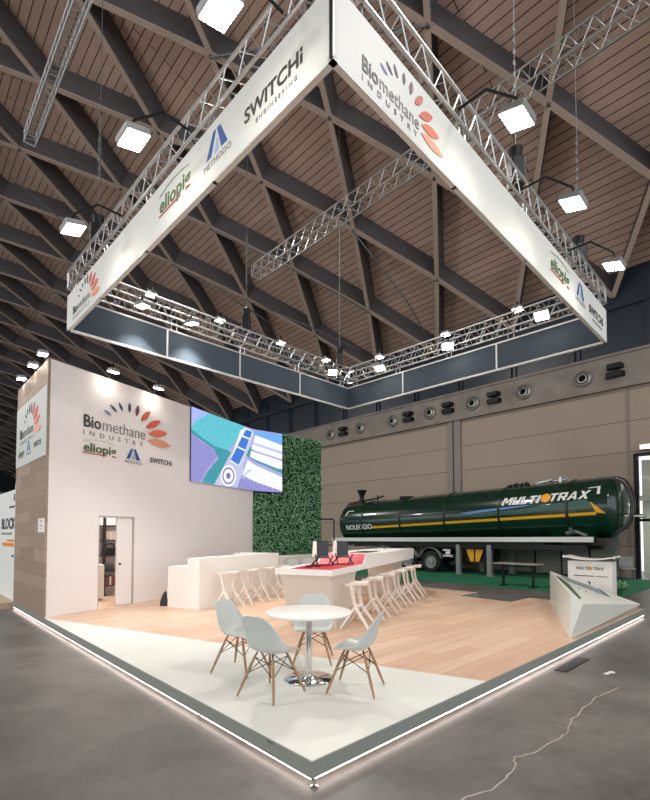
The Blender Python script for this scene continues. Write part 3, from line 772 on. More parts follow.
# monitors on tilting stands
def monitor(x, y, label):
    Mx = IM @ Matrix.Translation((x, y, 0)) @ Matrix.Rotation(-ia, 4, 'Z') @ Matrix.Rotation(.10, 4, 'Z')
    zt = z1+.004
    e = empty('monitor', Mx @ Vector((0, 0, zt)), 0, label, 'monitor', 'monitors on the island counter')
    Tm = Mx @ Matrix.Translation((.0, 0, zt+.30)) @ Matrix.Rotation(-.12, 4, 'X')
    a = MB(Tm); a.box(-.11, -.015, -.17, .11, .012, .15); a.build('screen_frame', M_black, e, world=True, bevel=.004)
    a = MB(Tm); a.box(-.096, -.0165, -.115, .096, -.0150, .135); a.build('screen', mat('dark_screen', '#1e2226', .15), e, world=True)
    a = MB(Tm); a.box(-.10, -.0168, -.155, .10, -.0152, -.128); a.build('lower_bezel', mat('grey_plastic', '#55585a', .4), e, world=True)
    a = MB(Tm); a.add([(-.19, .10, -.13), (-.11, .012, -.14), (-.11, .012, .12), (-.17, .08, .17), (-.10, .16, -.13), (-.10, .16, .17)], [(0, 1, 2, 3), (0, 3, 5, 4), (1, 4, 5, 2), (2, 5, 3), (0, 4, 1)]); a.build('white_back', M_white, e, world=True)
    a = MB(Mx); a.tube([(-.22, -.10, zt+.012), (-.05, -.02, zt+.17)], .014, 6); a.tube([(-.10, -.12, zt+.012), (-.14, 0, zt+.20)], .014, 6)
    a.tube([(.10, -.08, zt+.012), (.20, 0, zt+.19)], .012, 6); a.tube([(.20, -.06, zt+.012), (.10, 0, zt+.17)], .012, 6)
    a.tube([(-.22, -.10, zt+.012), (-.10, -.12, zt+.012), (.20, -.06, zt+.012)], .012, 6); a.tube([(-.05, -.01, zt+.16), (.1, 0, zt+.16)], .012, 6); a.build('stand', M_bmet, e, world=True)
monitor(.98, .60, 'black monitor on crossed stand on the red counter top, left of two')
monitor(1.45, .38, 'black monitor on crossed stand on the red counter top, right of two')
a = MB(IM); a.tube([(.42+.08*math.cos(t*.5), .62+.07*math.sin(t*.5), z1+.010) for t in range(13)], .006, 5); a.tube([(.50, .66, z1+.010), (.62, .72, z1+.012), (.7, .66, z1+.012)], .006, 5); a.box(.38, .60, z1+.003, .47, .66, z1+.03)
tag(a.build('cable', M_black), 'small coil of black cable with plug on the red counter top', 'cable')
a = MB(IM); a.box(.56, .50, z1+.003, .66, .56, z1+.03); a.box(.60, .56, z1+.003, .62, .62, z1+.015); tag(a.build('power_adapter', M_black, bevel=.004), 'black power adapter beside the cable coil on the counter', 'adapter')
a = MB(IM); a.prism([(2.6, .25), (3.5, .22), (3.55, .62), (2.62, .66)], z2+.0035, z2+.013); a.m = 1
for i in range(9): a.box(2.68+i*.09, .3, z2+.013, 2.74+i*.09, .58, z2+.016)
tag(a.build('keyboard', [M_black, mat('dark_key', '#2d2f31', .5)]), 'flat black pad lying on the raised white counter end', 'keyboard')
for i, (x, y, h_) in enumerate(((3.1, .75, .17), (4.5, .5, .14))):
    a = MB(IM @ Matrix.Translation((x, y, z2+.006))); a.tube([(-.42+.84*t/14, .02*math.sin(t), h_*math.sin(PI*t/14)) for t in range(15)], .008, 5)
    tag(a.build('cable', M_black, smooth=True), 'black cable arching over the raised counter end, %s one' % ('near' if i == 0 else 'far'), 'cable', 'arching cables on the counter')
# low white sideboard by the leaf wall and two chairs
a = empty('side_table', (-1.2, 14.9, TOP), .75, 'low white sideboard between bar and leaf wall', 'table')
q = MB(); q.box(-.6, -.25, .84, 1.5, .25, .90); q.build('top', M_white, a); q = MB(); q.box(-.5, -.2, 0, 1.4, .2, .84); q.build('body', M_white, a)

# ------------------------------------------------------------------ SHELL CHAIRS
def make_shell_chair():
    r = empty('shell_chair', (0, 0, 0), 0, '', 'chair', '')
    # centre line (y forward = -y), z ; half width ; edge lift
    prof = [(-.235, .400, .185, -.012), (-.215, .428, .222, .004), (-.15, .433, .242, .022), (-.05, .421, .247, .045), (.05, .414, .245, .075), (.12, .428, .242, .105), (.168, .470, .238, .115),
            (.195, .53, .230, .10), (.213, .60, .220, .075), (.231, .68, .203, .045), (.248, .742, .180, .022), (.260, .780, .148, .010), (.265, .798, .110, .004), (.267, .803, .075, .0)]
    n = 12; vs = []; fs = []
    for k_, (y, z, w2, lift) in enumerate(prof):
        k0 = max(0, k_-1); k1 = min(len(prof)-1, k_+1); ty = prof[k1][0]-prof[k0][0]; tz = prof[k1][1]-prof[k0][1]; l = math.hypot(ty, tz); ny, nz = -tz/l, ty/l
        for j in range(n+1):
            s_ = -1+2*j/n; c = lift*abs(s_)**2.4
            vs.append((w2*math.sin(s_*PI/2*.96)/math.sin(PI/2*.96), y+ny*c, z+nz*c))
    for i in range(len(prof)-1):
        for j in range(n): a_ = i*(n+1)+j; fs.append((a_, a_+1, a_+n+2, a_+n+1))
    s_ = MB(); s_.add(vs, fs); o = s_.build('shell', M_shell, r, smooth=True)
    md = o.modifiers.new('t', 'SOLIDIFY'); md.thickness = .009; md.offset = 0; md = o.modifiers.new('s', 'SUBSURF'); md.levels = 1; md.render_levels = 1
    tops = {}
    for sx in (-1, 1):
        for sy, ft in ((-1, (-.255, -.235)), (1, (.235, .235))):
            tp = Vector((sx*.115, -.115 if sy < 0 else .105, .385)); bt = Vector((sx*.235, ft[0], 0)); tops[(sx, sy)] = (tp, bt)
            l = MB(); l.tube([bt, bt.lerp(tp, .3), bt.lerp(tp, .7), tp], [.0105, .0145, .0155, .012], 10); l.build('leg', M_leg, r, smooth=True)
            l = MB(); l.tube([tp-(tp-bt)*.04, (tp.x*.9, tp.y*.9, .405), (tp.x*.82, tp.y*.9, .418)], .008, 6); l.build('bracket', M_bmet, r)
    w_ = MB()
    at_ = lambda k_, f: tops[k_][1].lerp(tops[k_][0], f)
    for p, q in (((-1, -1), (1, -1)), ((1, -1), (1, 1)), ((1, 1), (-1, 1)), ((-1, 1), (-1, -1))):
        w_.tube([at_(p, .96), at_(q, .55)], .0045, 6); w_.tube([at_(q, .96), at_(p, .55)], .0045, 6)
    w_.build('wire_brace', M_bmet, r)
    return r
ch0 = make_shell_chair(); uc = [False]
def chair(x, y, ang, label, group='shell chairs round the white table', z=TOP+.003):
    place(ch0, uc, (x, y, z), ang, label, group)
def facing(x, y, tx, ty, dv=0): return math.atan2(ty-y, tx-x)+PI/2+dv
TX, TY = -.18, 5.14
chair(-.54, 4.66, facing(-.54, 4.66, TX, TY, .05), 'white shell chair with beech legs in front left of the table, back to the viewer')
chair(-1.0, 5.46, facing(-1.0, 5.46, TX, TY, -.05), 'white shell chair with beech legs at the left of the table')
chair(.33, 4.81, facing(.33, 4.81, TX, TY, .25), 'white shell chair with beech legs at the right of the table')
chair(-.145, 5.88, facing(-.145, 5.88, TX, TY), 'white shell chair with beech legs behind the round table')
chair(-.98, 14.35, .3, 'white chair behind the red counter by the leaf wall, left of two', 'chairs by the leaf wall')
chair(-.52, 14.6, .1, 'white chair behind the red counter by the leaf wall, right of two', 'chairs by the leaf wall')

tb = empty('round_table', (TX, TY, TOP), 0, 'round white table on a chrome column and disc foot', 'table')
a = MB(); a.lathe([(0, .715), (.462, .715), (.472, .720), (.474, .728), (.472, .737), (.466, .741), (0, .741)], 64); a.build('tabletop', M_white, tb, smooth=True)
a = MB(); a.lathe([(.038, .015), (.038, .70), (.10, .705), (.10, .715)], 24); a.build('column', M_chrome, tb, smooth=True)
a = MB(); a.lathe([(0, 0), (.272, 0), (.275, .006), (.262, .014), (.10, .020), (.05, .03), (.04, .04)], 48); a.build('foot', M_chrome, tb, smooth=True)

# ------------------------------------------------------------------ FOLDED DISPLAY
wd = empty('display_plinth', (3.75, 7.05, TOP), 0, 'white folded angular plinth with a printed view on its sloping top', 'plinth')
b2_ = Vector((3.70, 7.02, TOP)); b1_ = Vector((5.52, 11.35, TOP)); c_ = Vector((6.66, 9.90, TOP)); b1t = Vector((5.58, 11.45, .86))
t1 = Vector((5.52, 11.35, .86)); t2 = Vector((3.88, 7.32, .80)); t3 = Vector((4.10, 7.36, .655)); t4 = Vector((6.55, 9.62, .31))
a = MB(); V = [b2_, b1_, c_, t1, t2, t3, t4]
a.add(V, [(0, 1, 2), (1, 0, 4, 3), (0, 5, 4), (0, 2, 6, 5), (2, 1, 3, 6), (3, 4, 5), (3, 5, 6)])
a.build('body', mat('grey_white_lacquer', '#d6d8d0', .4), wd, world=True)
# printed picture on the sloping top (t1,t5.. plane)
def bary(a_, b_, c2, lift=.004):
    n_ = (t3-t1).cross(t4-t1).normalized(); n_ = n_ if n_.z > 0 else -n_
    return t1*a_+t3*b_+t4*c2+n_*lift
M_pg = mat('print_green', '#3e5c34', .6, noise=.5, nscale=30); M_pd = mat('print_slate', '#4b535c', .6); M_pw = mat('print_pale', '#aeb9c2', .6)
a = MB()
a.face([bary(.80, .19, .01), bary(.60, .38, .02), bary(.34, .64, .02), bary(.10, .88, .02), bary(.12, .82, .06), bary(.32, .60, .08), bary(.48, .42, .10), bary(.72, .20, .08)])
a.m = 1; a.face([bary(.84, .04, .12), bary(.62, .24, .14), bary(.16, .26, .58), bary(.38, .02, .60)])
a.m = 2
for i in range(6):
    f0 = .06+i*.15
    p = bary(.82, .06, .12, .006).lerp(bary(.38, .04, .58, .006), f0); q = bary(.62, .22, .16, .006).lerp(bary(.18, .25, .57, .006), f0)
    p2 = bary(.82, .06, .12, .006).lerp(bary(.38, .04, .58, .006), f0+.08); q2 = bary(.62, .22, .16, .006).lerp(bary(.18, .25, .57, .006), f0+.08)
    a.face([p, q, q2, p2])
a.m = 1
for (u1, v1) in ((.42, .40), (.33, .42), (.26, .36)): a.face([bary(u1, v1, 1-u1-v1), bary(u1-.015, v1+.0, 1-u1-v1+.015), bary(u1-.06, v1+.04, 1-u1-v1+.02), bary(u1-.05, v1+.05, 1-u1-v1)])
a.build('print', [M_pg, M_pd, M_pw], wd, world=True)
a = MB(); p = b2_+Vector((.1, .05, .005)); q = c_+Vector((-.05, -.1, .005)); a.bar((b2_+Vector((.10, .03, .006))), (c_+Vector((-.02, -.10, .006))), .008); a.build('led_strip', mat('dim_led', '#8c8a84', emit=.12, ecol='#fff4ea'), wd, world=True)

# ------------------------------------------------------------------ FLOWN FRAME
FO = Vector((.061, 3.295)); rF = Vector((math.cos(YF), math.sin(YF))); lF = Vector((-rF.y, rF.x)); FA, FB = 7.27, 6.49
ZB0, ZB1 = 5.305, 5.92
C0 = FO; CL = FO+lF*FB; CR = FO+rF*FA; CB = FO+rF*FA+lF*FB
def banner(name, o, ang, ln, label, divs, lining_mat, back=False):
    """sign box: x from o along ang; z outwards on the right-hand side"""
    M = wall_plane(o, ang, 0)
    e = empty(name, (o.x, o.y, ZB0), 0, label, 'banner')
    a = MB(M); a.box(.012, ZB0+.012, -.040, ln-.012, ZB1-.006, .0); a.build('printed_face', M_ban, e, world=True)
    a = MB(M); a.box(.03, ZB0+.03, -.0435, ln-.03, ZB1-.03, -.0405); a.build('lining', M_dark, e, world=True)
    a = MB(M)
    a.box(0, ZB0, -.055, ln, ZB0+.035, -.002); a.box(0, ZB1-.035, -.055, ln, ZB1-.004, -.002)
    for d in divs+[.018, ln-.018]: a.box(d-.018, ZB0, -.054, d+.018, ZB1-.004, -.002)
    a.build('frame', M_alup, e, world=True)
    return e, M
aFL = math.atan2(-lF.y, -lF.x)
bFL, MFL = banner('hanging_banner', CL, aFL, FB, 'white overhead banner on the left front, reading up to the near corner', [1.6, 3.2, 4.8], M_dark)
bFR, MFR = banner('hanging_banner', C0, YF, FA, 'white overhead banner on the right front with leaf fan logo at the near corner', [1.8, 3.6, 5.4], M_dark)
bBL, MBL = banner('hanging_banner', CB, YF+PI, FA, 'rear left overhead banner seen from its dark inner side', [FA-1.82, FA-3.56, FA-5.39], M_dark)
bBR, MBR = banner('hanging_banner', CR, aFL+PI, FB, 'rear right overhead banner seen from its dark inner side', [2.09, 4.56], M_dark)
a = MB(MFR); a.box(-.012, ZB0+.012, -.03, .0, ZB1, .003); a.build('corner_joint', M_black, bFR, world=True)
def onb(M, x, z): return M @ Matrix.Translation((x, z, .002))
bio_logo(bFL, onb(MFL, FB-6.15, 5.47), .85); el_logo(bFL, onb(MFL, FB-2.88, 5.56), .74); me_logo(bFL, onb(MFL, FB-1.86, 5.47), .50); sw_logo(bFL, onb(MFL, FB-1.14, 5.53), .80)
bio_logo(bFR, onb(MFR, .32, 5.46), .80); el_logo(bFR, onb(MFR, 4.42, 5.56), .78); me_logo(bFR, onb(MFR, 5.50, 5.49), .50); sw_logo(bFR, onb(MFR, 6.19, 5.53), .82)

def truss(name, p, q, size, label, group=None, step=None, r=.019, cat='truss'):
    """square box truss from p to q (plan points + z of the underside centre line)"""
    p = Vector(p); q = Vector(q); t = (q-p); ln = t.length; t.normalize(); s_ = t.cross(Vector((0, 0, 1))).normalized(); u = s_.cross(t)
    e = empty(name, p, 0, label, cat, group)
    h = size/2; cs = [(-h, 0), (h, 0), (h, size), (-h, size)]
    for (a_, b_) in cs:
        c = MB(); c.tube([p+s_*a_+u*b_, q+s_*a_+u*b_], r, 8); c.build('chord', M_alu, e, world=True, smooth=True)
    step = step or size*1.15; n = max(2, int(ln/step)); c = MB()
    for i in range(n):
        d0 = ln*i/n; d1 = ln*(i+1)/n; dm = (d0+d1)/2
        for k_ in range(4):
            (a0, b0), (a1, b1) = cs[k_], cs[(k_+1) % 4]
            P = p+t*(d0+.02)+s_*a0+u*b0; Q = p+t*dm+s_*a1+u*b1; R_ = p+t*(d1-.02)+s_*a0+u*b0
            c.tube([P, Q], r*.42, 5); c.tube([Q, R_], r*.42, 5)
    for d in (0, ln):
        for k_ in range(4):
            (a0, b0), (a1, b1) = cs[k_], cs[(k_+1) % 4]; c.tube([p+t*d+s_*a0+u*b0, p+t*d+s_*a1+u*b1], r*.8, 6)
    c.build('bracing', M_alu, e, world=True)
    return e
TS = .30; TZ = 6.05
def v3(p, z): return (p.x, p.y, z)
inn = .155
i0 = C0+(rF+lF)*inn; iL = CL+(rF-lF)*inn; iR = CR+(lF-rF)*inn; iB = CB-(rF+lF)*inn
g_ = 'flown box trusses over the stand'
h_ = TS/2
truss('box_truss', v3(i0-lF*h_, TZ), v3(iL+lF*h_, TZ), TS, 'aluminium box truss above the left front banner')
truss('box_truss', v3(i0+rF*h_*1.15, TZ), v3(iR+rF*h_, TZ), TS, 'aluminium box truss above the right front banner')
truss('box_truss', v3(iL+rF*h_*1.15, TZ), v3(iB+rF*h_, TZ), TS, 'aluminium box truss above the rear left dark banner')
truss('box_truss', v3(iR+lF*h_*1.15, TZ), v3(iB-lF*h_*1.15, TZ), TS, 'aluminium box truss above the rear right dark banner')
# hanger rods between truss and banner
M_rod = M_alu
def hangers(o, d, ln, par):
    n_ = 5
    for i in range(n_):
        for dd in (-.06, .06):
            p = o+d*(.3+(ln-.6)*i/(n_-1)+dd); a = MB(); a.tube([(p.x, p.y, ZB1-.01), (p.x, p.y, TZ+.02)], .012, 6); a.build('hanger_rod', M_rod, par, world=True)
ii = .03
hangers(C0+rF*ii, lF, FB, bFL); hangers(C0+lF*ii, rF, FA, bFR); hangers(CL-lF*ii, rF, FA, bBL); hangers(CR-rF*ii, lF, FB, bBR)

# other trusses under the roof
truss('box_truss', (-2.15, 14.1, 9.75), (-2.15+.69*14, 14.1-.724*14, 9.75), .33, 'box truss hung high behind the frame, running to the upper right', r=.019)
truss('box_truss', (-8.6, 13.0, 13.1), (-8.6+.69*9, 13.0-.724*9, 13.1), .28, 'box truss hung high at the upper left of the roof', r=.022)
# chain hoists
def hoist2(p, label): 
    n_ = p.x*math.cos(YH)+p.y*math.sin(YH); 
    t = math.asin((n_-NC)/RV); zt = ZC+RV*math.cos(t)-.02
    e = empty('chain_hoist', (p.x, p.y, TZ+TS), 0, label, 'hoist', 'chain hoists carrying the frame truss')
    a = MB(); a.box(-.09, -.11, .03, .09, .11, .40); a.build('motor', M_black, e, bevel=.02)
    a = MB(); a.lathe([(.02, .40), (.08, .42), (.10, .55), (.02, .60)], 10); a.build('collar', M_bmet, e)
    H = zt-TZ-TS; a = MB(); a.tube([(0, 0, .4), (0, 0, H)], .006, 5)
    for i in range(14): a.tube([((.022 if i % 2 else .01)*math.cos(t_*PI/3), (.01 if i % 2 else .022)*math.cos(t_*PI/3), 1.2+i*.08+.04*math.sin(t_*PI/3)) for t_ in range(6)], .006, 4, closed=True)
    a.build('chain', M_steel, e)
hoist2(iL+rF*3.5, 'black chain hoist above the rear left truss, left one')
hoist2(iL+rF*6.6, 'black chain hoist above the rear left truss, next to the far corner')
hoist2(i0+rF*3.5, 'black chain hoist on the right front truss, nearer the viewer')
hoist2(i0+rF*6.1, 'black chain hoist on the right front truss, near the right end')
hoist2(i0+lF*5.3, 'black chain hoist on the left front truss near its left end')

# ------------------------------------------------------------------ FLOODLIGHTS
def flood(pos, arm_from, aim, label, group, w_=.30, power=120, spot=1.9, emit=M_lamp):
    pos = Vector(pos); arm_from = Vector(arm_from); aim = Vector(aim)
    q = (aim-pos).to_track_quat('-Z', 'Y').to_matrix().to_4x4(); M = Matrix.Translation(pos) @ q
    e = empty('floodlight', arm_from, 0, label, 'floodlight', group)
    a = MB(M); a.prism([(-w_/2, -w_*.42), (w_/2, -w_*.42), (w_/2, w_*.42), (-w_/2, w_*.42)], -.02, .05); a.build('housing', mat('grey_lamp_housing', '#8d8f90', .5, .3), e, world=True, bevel=.015)
    a = MB(M); a.box(-w_*.46, -w_*.38, -.028, w_*.46, w_*.38, -.0205); a.build('lens', emit, e, world=True)
    a = MB(); a.tube([arm_from, Vector((pos.x, pos.y, arm_from.z))*.5+arm_from*.5, Vector((pos.x, pos.y, pos.z+.18)), pos+ (q @ Vector((0, 0, .05)))], .014, 6); a.build('arm', M_bmet, e, world=True)
    d = bpy.data.lights.new('floodlight_beam', 'SPOT'); d.energy = power; d.spot_size = spot; d.spot_blend = .7; d.color = (1, .975, .935); d.shadow_soft_size = .12
    o = bpy.data.objects.new('floodlight_beam', d); COL.objects.link(o); o.parent = e
    o.location = pos+(aim-pos).normalized()*.06-arm_from; o.rotation_euler = (aim-pos).to_track_quat('-Z', 'Y').to_euler()
    return e
def onf(c, d, a_, n_, off, z): p = c+d*a_+n_*off; return Vector((p.x, p.y, z))
gF = 'floodlights on arms in front of the banners'
for i, a_ in enumerate((.59, 2.18, 4.07)):
    pos = onf(C0, lF, a_, -rF, .60, 5.69); flood(pos, onf(C0, lF, a_, rF, .0, TZ+.1), onf(C0, lF, a_, -rF, .42, 5.0), 'lit floodlight left of the left front banner, ' + ['nearest, at the top of the picture', 'middle of three', 'farthest, near the banner left end'][i], gF, .29, 8, 2.7)
for i, a_ in enumerate((1.85, 3.43, 5.22)):
    pos = onf(C0, rF, a_, -lF, .60, 5.67); flood(pos, onf(C0, rF, a_, lF, .0, TZ+.1), onf(C0, rF, a_, -lF, .42, 5.0), 'lit floodlight right of the right front banner, ' + ['nearest the viewer', 'middle of three', 'farthest, near the banner right end'][i], gF, .29, 8, 2.7)
gI = 'floodlights on the rear trusses'
STC = Vector((-.3, 8.2, 0))
for i, a_ in enumerate((1.72, 3.38, 5.22, 6.9)):
    flood(onf(CL, rF, a_, lF, .52, 6.80), onf(CL, rF, a_, -lF, .16, TZ+TS+.0), onf(CL, rF, a_, lF, .40, 5.6), 'upper lit spot on the rear left truss, ' + ['leftmost', 'second from left', 'third from left', 'next to the far corner'][i], gI, .2, 4, 2.2)
for i, a_ in enumerate((5.75, 3.65, 1.85)):
    flood(onf(CR, lF, a_, rF, .52, 6.78), onf(CR, lF, a_, -rF, .16, TZ+TS+.0), onf(CR, lF, a_, rF, .40, 5.6), 'upper lit spot on the rear right truss, ' + ['next to the far corner', 'middle', 'rightmost'][i], gI, .2, 4, 2.2)
PW = 165
for i, (a_, tx, ty) in enumerate(((1.15, -3.2, 8.8), (2.15, -2.2, 10.2), (6.2, .4, 8.6))):
    flood(onf(CL, rF, a_, -lF, .42, 6.02), onf(CL, rF, a_, -lF, .2, TZ+.02), (tx, ty, .2), 'lower lit floodlight under the rear left truss, ' + ['leftmost', 'second from left', 'next to the far corner'][i], gI, .22, PW*1.6, 1.6)
for i, (a_, tx, ty) in enumerate(((5.0, .6, 10), (3.05, 2.2, 8.0), (1.0, 2.4, 6.4))):
    flood(onf(CR, lF, a_, -rF, .42, 6.03), onf(CR, lF, a_, -rF, .2, TZ+.02), (tx, ty, .2), 'lower lit floodlight under the rear right truss, ' + ['next to the far corner', 'middle', 'rightmost, by the right banner'][i], gI, .26, PW, 1.7)
# lamps on the stand walls
gW = 'lit spots on arms over the stand walls'
for i, d in enumerate((1.22, 2.48)):
    p, t = along(wpts, d); n_ = Vector((t.y, -t.x)); pos = Vector((p.x+n_.x*.24, p.y+n_.y*.24, WT+.10))
    flood(pos, (p.x-n_.x*.04, p.y-n_.y*.04, WT+.005), (p.x+n_.x*.06, p.y+n_.y*.06, 3.9), 'lit spot over the top of the white logo wall, ' + ['left', 'right'][i] + ' of two', gW, .2, 7, 2.4)
for i, x in enumerate((.62, 1.75, 2.6)):
    p = SM @ Vector((x, WT+.14, .05)); q = SM @ Vector((x, WT+.005, -.05)); t_ = SM @ Vector((x, 4.3, .0))
    flood(p, q, t_, 'lit spot on an arm over the oak side wall, ' + ['farthest left', 'middle', 'nearest the white wall'][i], gW, .2, 14, 2.2)

# ------------------------------------------------------------------ TANK TRAILER
TX0, TY0 = -11.5, 18.07
TM = HALL @ Matrix.Translation((TX0, TY0, 0))
def tl(x, y, z): return TM @ Vector((x, y, z))
tr = empty('tank_trailer', tl(0, 1.15, 0), YH-PI/2, 'long dark green tank trailer with yellow stripe and white lettering', 'trailer')
RT = 1.13; SL = .030
def axz(x): return 2.545+SL*x
X0, X1 = -6.75, 7.1
# local frame of parts: origin at the axle centre line on the ground
prof = []
def endp(t): return math.sqrt(max(0, 1-t*t))
for i in range(9): t = 1-i/8; prof.append((RT*endp(t)**.9 if t < 1 else 0.0, X0+.55*(1-t)-.0))
for x in (-5, -2, 1, 4): prof.append((RT, x))
for i in range(1, 9): t = i/8; prof.append((RT*endp(t)**.9 if t < 1 else 0.0, X1-.50*(1-t)))
prof = [(r_, x) for r_, x in prof]
MX = Matrix(((0, 0, 1, 0), (0, 1, 0, 0), (-1, 0, 0, 0), (0, 0, 0, 1)))      # lathe axis z -> x
SH = Matrix.Identity(4); SH[2][0] = SL; SH[2][3] = 2.545
a = MB(SH @ MX); a.lathe(prof, 64); a.build('tank', M_green, tr, smooth=True)
for x in (-4.75, -2.25, .22, 2.77, 5.38):
    a = MB(SH @ MX); a.lathe([(RT+.002, x-.05), (RT+.025, x-.045), (RT+.025, x+.045), (RT+.002, x+.05)], 64); a.build('tank_band', M_band, tr)
def on_tank(x, z, lift=.004):
    """z measured up the near side as arc length from the axis height of the tank"""
    an = z/RT; return Vector((x, -(RT+lift)*math.cos(an), axz(x)+(RT+lift)*math.sin(an)))
def strip(pts_lo, pts_hi, name, m, lift=.004):
    lo2, hi2 = [], []
    for i in range(len(pts_lo)-1):
        for q_ in range(6):
            t = q_/6; lo2.append((pts_lo[i][0]*(1-t)+pts_lo[i+1][0]*t, pts_lo[i][1]*(1-t)+pts_lo[i+1][1]*t)); hi2.append((pts_hi[i][0]*(1-t)+pts_hi[i+1][0]*t, pts_hi[i][1]*(1-t)+pts_hi[i+1][1]*t))
    lo2.append(pts_lo[-1]); hi2.append(pts_hi[-1]); pts_lo, pts_hi = lo2, hi2
    a = MB(); vs = []; fs = []
    n = len(pts_lo)
    for i in range(n):
        for k_ in range(4): t = k_/3; x = pts_lo[i][0]*(1-t)+pts_hi[i][0]*t; z = pts_lo[i][1]*(1-t)+pts_hi[i][1]*t; vs.append(on_tank(x, z, lift))
    for i in range(n-1):
        for k_ in range(3): fs.append((i*4+k_, (i+1)*4+k_, (i+1)*4+k_+1, i*4+k_+1))
    a.add(vs, fs); return a.build(name, m, tr)
z_s = lambda x: -.335+.0085*(x+4)
xs_ = [-4.05+i*.55 for i in range(20)]; xs_ = [x for x in xs_ if x < 6.3]+[6.35]
strip([(x, z_s(x)-.055) for x in xs_], [(x, z_s(x)+.055) for x in xs_], 'yellow_stripe', M_yel)
strip([(6.16, .17), (6.36, -.22)], [(6.18, .175), (6.66, -.27)], 'yellow_stripe', M_yel, .006)
strip([(1.0, .08), (1.4, .02), (2.6, .09), (3.6, .16), (4.2, .21)], [(1.0, .085), (1.9, .16), (2.9, .2), (3.7, .22), (4.2, .215)], 'blue_streak', M_blue, .005)
M_dg = mat('dull_green_panel', '#28564a', .4)
strip([(1.55, -.12), (3.5, -.1), (6.3, .02)], [(1.60, .04), (3.5, .06), (6.0, .30)], 'pale_green_streak', M_dg, .003)
def tanktext(body, x, z, h, name, m, sx, bold, shear, rot=0):
    a = MB(); a.text(body, None, h, sx, bold, shear, depth=.006, wrap=lambda v: on_tank(x+v.x, z+v.y+rot*v.x, .008+.13*h*h+v.z)); return a.build(name, m, tr)
def tankblock(body, x, z, h, tot):
    a = MB(); a.block(body, h, tot, wrap=lambda v: on_tank(x+v.x, z+v.y, .02+v.z), st=.27); return a.build('lettering', M_txw, tr)
tankblock('MULTI', 2.90, .27, .32, 1.46)
tankblock('TRAX', 4.72, .30, .32, 1.36)
a = MB(); vs = [on_tank(4.62, .46, .016)]+[on_tank(4.62+.18*math.cos(2*PI*i/20), .46+.18*math.sin(2*PI*i/20), .016) for i in range(20)]
a.add(vs, [(0, 1+i, 1+(i+1) % 20) for i in range(20)]); a.build('amber_emblem', M_amber, tr)
tanktext('NOLEGGIO', -5.85, -.40, .25, 'lettering', M_txw, 1.0, .01, 0)
for pts in (([(6.05, .72), (6.40, .74)], [(6.05, .76), (6.40, .79)]), ([(6.36, .45), (6.46, .45)], [(6.36, .79), (6.44, .79)])): strip(pts[0], pts[1], 'white_mark', M_txw)
strip([(-5.95, .38), (-5.85, .62)], [(-5.90, .36), (-5.78, .60)], 'white_mark', M_txw); strip([(-5.85, .62), (-5.4, .62)], [(-5.83, .67), (-5.4, .66)], 'white_mark', M_txw)
# side rail
a = MB(); vs = []
for x in (-6.9, 6.25):
    for y in (-1.16, -1.08):
        for z in (1.36+.009*(x+6), 1.55+.009*(x+6)): vs.append((x, y, z))
a.add(vs, [(0, 1, 3, 2), (4, 6, 7, 5), (0, 4, 5, 1), (2, 3, 7, 6), (0, 2, 6, 4), (1, 5, 7, 3)]); a.build('side_rail', M_railm, tr)
a = MB(); a.box(-6.8, -1.08, 1.15, 6.0, -.95, 1.35); a.box(-6.8, .6, 1.15, 6.0, .95, 1.5); a.box(-6.6, -.95, 1.2, 4.5, .6, 1.5)
for x in (-5.5, -3, -.5, 2, 4.2): a.box(x, -.9, 1.1, x+.2, .9, 1.3)
a.build('chassis', M_bmet, tr)
for x in (-6, -3.5, -1, 1.5, 4): 
    a = MB(); a.box(x, -.9, 1.45, x+.25, .9, 1.62+SL*x*.6+.0); a.build('saddle', M_bmet, tr)
def wheel(x, y, near=True):
    Mw = Matrix.Translation((x, y, .5)) @ Matrix.Rotation(PI/2 if near else -PI/2, 4, 'X')
    a = MB(Mw); a.lathe([(.29, -.13), (.44, -.13), (.495, -.09), (.5, 0), (.495, .09), (.44, .13), (.30, .12)], 32, cap=False); w_ = a.build('tyre', M_tyre, tr, smooth=True)
    a = MB(Mw); a.lathe([(.29, -.12), (.30, .11), (.27, .10), (.24, .03), (.14, .03), (.12, .10), (.06, .11), (0, .11)], 24, cap=False)
    for i in range(10): a.lathe([(.013, .03), (.013, .055), (0, .055)], 6, Matrix.Translation((.19*math.cos(i*PI/5), .19*math.sin(i*PI/5), 0)))
    a.build('hub', mat('wheel_rim_grey', '#9a9c9b', .4, .5), w_, smooth=True)
for x in (-.55, -1.85, -3.15):
    wheel(x, -.92); wheel(x, .92, False)
    a = MB(); a.tube([(x, -.9, .5), (x, .9, .5)], .07, 8); a.box(x-.06, -.5, .45, x+.06, -.4, 1.2); a.box(x-.06, .4, .45, x+.06, .5, 1.2); a.build('axle', M_bmet, tr)
    a = MB(); n = 14; vs = []; fs = []
    for i in range(n+1):
        t = math.radians(12+156*i/n)
        for y in (-1.14, -.76): vs.append((x+.62*math.cos(t), y, .52+.62*math.sin(t)))
    for i in range(n): fs.append((2*i, 2*i+2, 2*i+3, 2*i+1))
    a.add(vs, fs); o = a.build('mudguard', mat('grey_mudguard', '#7b7e7c', .5), tr, smooth=True); md = o.modifiers.new('s', 'SOLIDIFY'); md.thickness = .02
